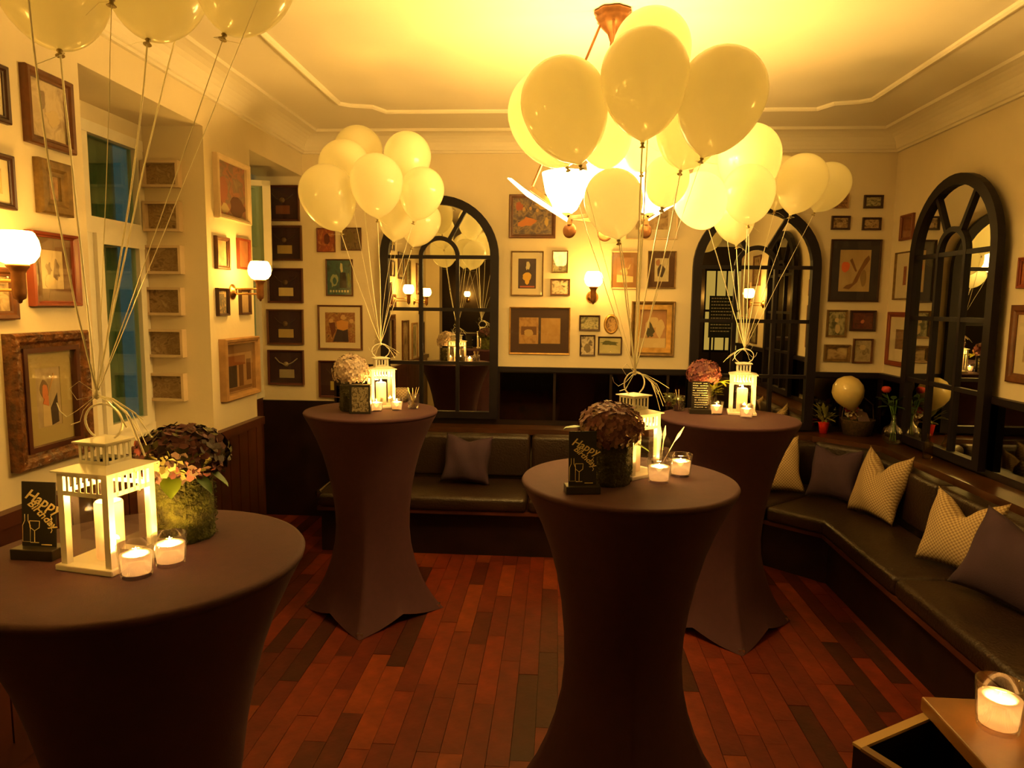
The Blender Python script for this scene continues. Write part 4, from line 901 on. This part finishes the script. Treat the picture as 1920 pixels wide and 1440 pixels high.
picture('left', 404, 540, 425, 592, 'small picture in dark frame, left of the lower pair on the pier', DKF, .014, GL, None, 0, art('b11', [(.50, .36, .20), (.10, .09, .08), (.45, .30, .15)], 3, 3, 44))
picture('left', 447, 542, 466, 590, 'small picture in dark frame half behind the pier lamp', DKF, .014, GL, None, 0, art('b12', [(.40, .28, .16), (.30, .20, .11)], 3, 3, 45))
picture('left', 411, 633, 475, 745, 'relief of a little shop front in a light wood frame under the pier lamp', LWF, .035, GL, None, 0, art('b13', [(.34, .19, .08), (.42, .26, .12)], 3, 2, 46),
        [([(-1, .95), (-1, .6), (1, .6), (1, .95)], c_('signbrown', (.20, .10, .04))), ([(-.7, .5), (-.7, .1), (.5, .1), (.5, .5)], c_('awning', (.24, .08, .02))), ([(-.7, .1), (-.7, -.8), (-.1, -.8), (-.1, .1)], c_('coal', (0, 0, 0))), ([(.05, .1), (.05, -.8), (.35, -.8), (.35, .1)], c_('umber', (0, 0, 0))), ([(.6, .3), (.6, -.6), (.9, -.6), (.9, .3)], c_('umber', (0, 0, 0))), ([(-.95, -.82), (-.95, -.95), (.95, -.95), (.95, -.82)], c_('signbrown', (0, 0, 0)))], dep=.05)
for i, (y_, z_, w_, h_, q, fmm) in enumerate(((1.62, 1.18, .36, .55, 'tall brown picture low down', BR), (1.05, 1.16, .34, .50, 'tan framed picture low down', LWF), (.55, 1.18, .30, .46, 'dark picture low down near the doorway', DKF),
        (1.85, 2.12, .28, .32, 'small picture high up by the front left lamp', DKF), (1.45, 2.05, .26, .34, 'small pale picture high up', OLF), (.75, 2.0, .34, .42, 'brown picture high up near the doorway', BR), (.62, 1.62, .24, .20, 'little grey picture at mid height', DKF))):
    picture('leftworld', y_, z_, w_, h_, q+' seen only in the left mirror', fmm, .022, GL, CRM if i % 2 else None, .03, art('m%d' % i, (SEP, GRN, BWs)[i % 3], 3, 3, 70+i))
for i, (y_, z_, w_, h_, q) in enumerate(((1.75, 2.1, .3, .36, 'upper brown picture'), (1.35, 1.75, .34, .44, 'pale picture at mid height'), (1.75, 1.38, .26, .30, 'small lower picture'))):
    picture('rightworld', y_, z_, w_, h_, q+' seen only in the right mirror', (BR, CRF, DKF)[i], .02, GR_, CRM if i == 1 else None, .03, art('n%d' % i, (SEP, BWs, GRN)[i % 3], 3, 3, 80+i))
# six deep box frames on the far side of the near window recess
words = ('topmost', 'second from top', 'third from top', 'third from bottom', 'second from bottom', 'lowest')
for i, (l, tp, r, bt) in enumerate(((272, 303, 341, 353), (276, 379, 343, 435), (278, 461, 346, 514), (278, 539, 347, 591), (280, 617, 350, 669), (282, 699, 352, 750))):
    loc, rz, w, h = place('reveal', l, tp, r, bt)
    t = empty('box_frame', loc, rz, 'deep pale box frame with sepia view in the window recess, %s of six' % words[i], 'picture', 'box frames in the window recess')
    b = MB(); W2, H2, q, dp = w/2, h/2, .014, .045
    for (x0, z0, x1, z1) in ((-W2, -H2, W2, -H2+q), (-W2, H2-q, W2, H2), (-W2, -H2+q, -W2+q, H2-q), (W2-q, -H2+q, W2, H2-q)): b.box((x0, -dp, z0), (x1, 0, z1))
    b.build('frame', CRF, t)
    MB().box((-W2+q, -.012, -H2+q), (W2-q, -.002, H2-q)).build('print', art('c%d' % i, [(.16, .10, .05), (.34, .24, .13), (.24, .16, .08), (.42, .31, .18)], 4, 5, 50+i), t)

# ---------------------------------------------------------------- pillows
def pillow(loc, rz, tilt, label, m, w=.38, h=.38, chop=.6, roll=0, squash=1):
    t = bpy.data.objects
    n = 22; vs = []; fs = []
    for side in (0, 1):
        for j in range(n+1):
            for i in range(n+1):
                u = -1+2*i/n; v = -1+2*j/n
                e = (1-abs(u)**2.6)*(1-abs(v)**2.6); th = .075*max(0, e)**.55
                px_ = 1-.10*(1-v*v)*abs(u)**3; pz = 1-.12*(1-u*u)
                x = u*w/2*px_; z = v*h/2*pz
                # karate chop on the top edge
                c = chop*math.exp(-(u/.34)**2)*max(0, (v+.2)/1.2)**2
                z -= c*h*.28; th *= 1-.45*c
                x *= 1+.03*sin(5*v)
                if v > 0: z += abs(u)**3*v*chop*.03
                y = (-th if side == 0 else th)+.006*sin(7*u+3*v)
                vs.append((x*squash, y, z+h/2))
    N = (n+1)**2
    for side in (0, 1):
        for j in range(n):
            for i in range(n):
                a = side*N+j*(n+1)+i; f = (a, a+1, a+n+2, a+n+1); fs.append(f if side == 0 else f[::-1])
    o = MB().add(vs, fs, True).build('throw_pillow', m, None)
    import bmesh
    b = bmesh.new(); b.from_mesh(o.data); bmesh.ops.remove_doubles(b, verts=b.verts, dist=.0008); bmesh.ops.recalc_face_normals(b, faces=b.faces); b.to_mesh(o.data); b.free()
    o.location = loc; o.rotation_mode = 'XYZ'; o.rotation_euler = (radians(-tilt), radians(roll), rz)
    return tag(o, label, 'pillow', 'throw pillows on the corner bench')
GH = gingham('beige_gingham', (.50, .38, .22), (.27, .18, .09), 105); PU = mat('plum_velvet', (.045, .020, .045), .85, vary=.25, nscale=8, bump=.15, bscale=200)
pillow((-.62, 4.66, .425), 0, 18, 'dark plum pillow on the back bench left of the centre table', PU, .34, .34, .25, 4)
pillow((1.49, 4.64, .425), radians(-6), 17, 'beige checked pillow leftmost in the bench corner', GH, .36, .37, .55, -4)
pillow((1.79, 4.50, .425), radians(-38), 20, 'dark plum pillow between the two beige ones in the corner', PU, .32, .35, .3)
pillow((1.885, 4.16, .42), radians(-72), 18, 'beige checked pillow with two pointed ears right of the corner', GH, .36, .40, .9)
pillow((1.90, 3.32, .425), radians(-62), 19, 'beige checked pillow nearest the camera on the right bench', GH, .36, .36, .75)
pillow((1.87, 2.92, .425), radians(-60), 24, 'dark plum pillow at the right edge leaning on the nearest checked one', PU, .42, .38, .3, 8)

# ---------------------------------------------------------------- things on the ledge
def Q(px, py): v = at(px, py, Z=ZL); return Vector((v.x, min(v.y, 5.11), ZL))
t = empty('potted_plant', Q(1531, 806), 0, 'bushy pale green plant in a small bright red pot on the ledge', 'plant')
MB().lathe([(.0001, 0), (.026, 0), (.038, .075), (.040, .078), (.035, .078), (.0001, .065)], 24).build('pot', mat('red_pot', (.75, .03, .012), .5), t)
for k in range(34):
    a = random.uniform(0, 6.28); leaf(t, (.02*cos(a), .02*sin(a), random.uniform(.07, .17)), (0, radians(random.uniform(-75, 15)), a), random.uniform(.06, .11), .025, mat('pale_leaf', (.20, .20, .05), .6))
t = empty('flower_basket', Q(1606, 815), 0, 'wicker gift basket with tissue and small flowers on the ledge', 'basket')
MB().lathe([(.0001, 0), (.09, 0), (.115, .11), (.118, .115), (.110, .115), (.0001, .02)], 28).build('basket', mat('brown_wicker', (.10, .055, .02), .7, vary=.5, nscale=60, bump=.8, bscale=150), t)
for k, (x_, z_, r_, mm) in enumerate(((-.09, .17, .030, mat('white_petal', (.6, .52, .35), .7)), (-.05, .20, .026, mat('red_petal', (.40, .03, .02), .7)), (-.10, .20, .024, mat('red_petal')), (-.02, .17, .028, mat('white_petal')), (-.06, .15, .03, mat('brown_leaf', (.15, .06, .02), .7)))):
    f = MB()
    for q in range(7):
        a = q*2*pi/7; f.add([(0, 0, 0), (r_*cos(a-.4), -.012, r_*sin(a-.4)), (r_*1.15*cos(a), -.018, r_*1.15*sin(a)), (r_*cos(a+.4), -.012, r_*sin(a+.4))], [(0, 1, 2, 3)], True)
    f.build('flower', mm, t, loc=(x_, -.05, z_))
    MB().tube([(x_*.5, 0, .05), (x_, -.045, z_)], .002, 5).build('stem', GREEN, t)
MB().add([(-.02, -.06, .11), (.07, -.05, .10), (.03, -.07, .17), (-.05, -.06, .20)], [(0, 1, 2, 3)]).build('tissue', mat('mauve_tissue', (.25, .16, .17), .7), t)
MB().tube([(-.112, 0, .11), (-.10, 0, .22), (0, 0, .30), (.10, 0, .22), (.112, 0, .11)], .004, 8).build('handle', mat('brown_wicker'), t)
c = Q(1595, 815)+Vector((-.03, .0, .30))
cc = at(1590, 733, Y=4.93)
t = empty('small_balloon', cc, 0, 'small yellow cream balloon floating over the gift basket on the ledge', 'balloon')
q = Matrix.Rotation(radians(-18), 4, 'Y')
MB().lathe([(.0001, .108), (.05, .095), (.085, .062), (.104, .015), (.103, -.02), (.088, -.062), (.060, -.100), (.028, -.130), (.008, -.146), (.005, -.152)], 32, M=q).build('skin', mat('yellow_latex', (.62, .50, .20), .3, coat=.4, sub=.2), t)
MB().lathe([(.005, -.150), (.009, -.158), (.0001, -.162)], 10, M=q).build('knot', mat('latex_knot'), t)
MB().tube([q @ Vector((0, 0, -.155)), q @ Vector((0, 0, -.19))+Vector((.02, 0, 0))], .0015, 5).build('string', RIB, t)
t = empty('glass_vase', Q(1673, 833), 0, 'round clear glass bottle vase with stems on the ledge', 'vase')
MB().lathe([(.0001, 0), (.03, 0), (.062, .03), (.072, .07), (.060, .11), (.028, .14), (.018, .165), (.020, .21), (.017, .21), (.014, .165), (.024, .14), (.056, .11), (.068, .07), (.058, .032), (.0001, .006)], 32).build('vase', GLASS, t)
for k in range(6):
    a = k*1.05; MB().tube([(.02*cos(a), .02*sin(a), .02), (.004*cos(a), .004*sin(a), .17), (.03*cos(a)-.02, .02*sin(a), .30)], .0025, 5).build('stem', GREEN, t)
    for z in (.26, .30): leaf(t, (.025*cos(a)-.02, .02*sin(a), z), (0, radians(random.uniform(-50, 10)), a), .07, .04, mat('dark_leaf', (.03, .07, .015), .5))
MB().lathe([(.0001, -.012), (.018, -.012), (.030, .004), (.026, .024), (.012, .030), (.0001, .022)], 12).build('rose', mat('red_petal'), t, loc=(-.055, .02, .36))
leaf(t, (-.04, .02, .30), (0, radians(-20), 3), .08, .05, mat('dark_leaf')); MB().tube([(0, 0, .2), (-.055, .02, .35)], .002, 5).build('stem', GREEN, t)
t = empty('round_flask', at(1745, 812, Y=4.40)*1.0, 0, 'small amber bottle on the ledge in front of the side mirror', 'bottle'); t.location = (2.27, 4.30, ZL)
MB().lathe([(.0001, 0), (.026, 0), (.028, .02), (.026, .09), (.010, .12), (.010, .15), (.012, .152), (.0001, .152)], 24).build('bottle', thin_glass('amber_glass', (.8, .6, .2)), t)

# ---------------------------------------------------------------- high side table, bin and candle at lower right
t = empty('wooden_high_table', (0, 0, 0), 0, 'corner of a small high wooden table at the lower right', 'table'); t.location = (.85, .85, 0)
e0 = at(1727, 1305, Z=1.0); e1 = at(1845, 1440, Z=1.0)
bx0 = e0.x-.85; yy = e0.y-.85
prism([(bx0, yy), (bx0-.003, -.30), (.35, -.30), (.35, yy)], .975, 1.0).build('tabletop', mat('worn_oak', (.26, .12, .035), .35, vary=.35, nscale=8), t, bevel=.003)
for (a, b_) in ((bx0+.03, yy-.03), (.32, yy-.03), (.32, -.27), (bx0+.03, -.27)): MB().box((a-.02, b_-.02, 0), (a+.02, b_+.02, .975)).build('leg', DARKW, t)
votive(P(1870, 1366, 1.0), 'lit votive candle on the high wooden table at lower right', 1.0, CANDLE_W*.8, .078)
b0 = at(1600, 1398, Z=.97); b1 = at(1745, 1337, Z=.97); d = (b1-b0); ang = atan2(d.y, d.x); Lx = d.length
t = empty('open_wooden_bin', (b0.x, b0.y, 0), ang, 'dark open wooden box with pale rim beside the high table', 'box')
dp = .14; z1 = .97
MB().box((0, -.012, .0), (Lx, 0, z1)).build('side', DARKW, t); MB().box((0, -dp, 0), (.012, -.012, z1)).build('side', DARKW, t); MB().box((Lx-.012, -dp, 0), (Lx, -.012, z1)).build('side', DARKW, t); MB().box((0, -dp-.012, 0), (Lx, -dp, z1)).build('side', DARKW, t)
MB().box((.012, -dp, .80), (Lx-.012, -.012, .81)).build('tray', CARD, t)
rm = mat('pale_rim', (.45, .30, .12), .4)
MB().box((0, -.014, z1), (Lx, .002, z1+.005)).build('rim', rm, t); MB().box((-.002, -dp, z1), (.012, -.014, z1+.005)).build('rim', mat('brown_rim', (.16, .08, .025), .4), t)

# ---------------------------------------------------------------- the room behind, seen in the mirrors
t = empty('bar_counter', (-1.6, -3.4, 0), 0, 'dark bar counter behind the viewer seen only in mirrors', 'counter')
MB().box((-1.2, -.3, 0), (3.8, .3, 1.05)).build('body', DARKW, t); MB().box((-1.25, -.36, 1.05), (3.85, .36, 1.10)).build('worktop', REDW, t)
for k, q in enumerate(('leftmost', 'second', 'third', 'rightmost')): votive((-.9+k*.55, -3.25, 1.10), 'tiny candle on the rear bar seen only in mirrors, %s of four' % q, 1.3, .9)
bpy.context.view_layer.update()
for k, (x_, y_, z_) in enumerate(((-1.9, YR, 1.75), (-.3, YR, 1.75), (2.3, YR, 1.75), (3.1, YR, 1.75))):
    sconce((x_, y_, z_), pi, 'wall lamp on the rear room wall seen only in mirrors, %s of four' % ('leftmost', 'second', 'third', 'rightmost')[k], 5.0)
t = empty('leaded_glass_door', (3.0, -2.0, 0), 0, 'yellow leaded glass door seen reflected in the right arched mirror', 'door')
MB().box((-.45, -.01, .9), (.45, .01, 2.3)).build('pane', emis('lit_yellow_glass', (.8, .50, .09), .16), t)
for k in range(6): MB().box((-.45+k*.18-.012, .01, .9), (-.45+k*.18+.012, .03, 2.3)).build('bar', DARKW, t)
for z in (.9, 1.6, 2.3): MB().box((-.47, .01, z-.02), (.47, .032, z+.02)).build('bar', DARKW, t)
t = empty('chalkboard', (2.75, -1.6, 1.5), 0, 'green-black chalkboard seen reflected in the right arched mirror', 'chalkboard')
MB().box((-.2, -.015, -.35), (.2, .0, .35)).build('board', mat('slate', (.03, .04, .03), .7), t); MB().bar((-.16, -.01, -.35), (-.16, -.01, -1.5), .03).build('leg', DARKW, t); MB().bar((.16, -.01, -.35), (.16, -.01, -1.5), .03).build('leg', DARKW, t)
random.seed(9)
for i in range(11):
    b = MB(); x_ = -.17
    while x_ < .14:
        L = random.uniform(.02, .05); b.box((x_, .0, .30-i*.055), (min(x_+L, .17), .003, .316-i*.055)); x_ += L+.012
    b.build('written_line', c_('chalk', (.95, .95, .8)), t)
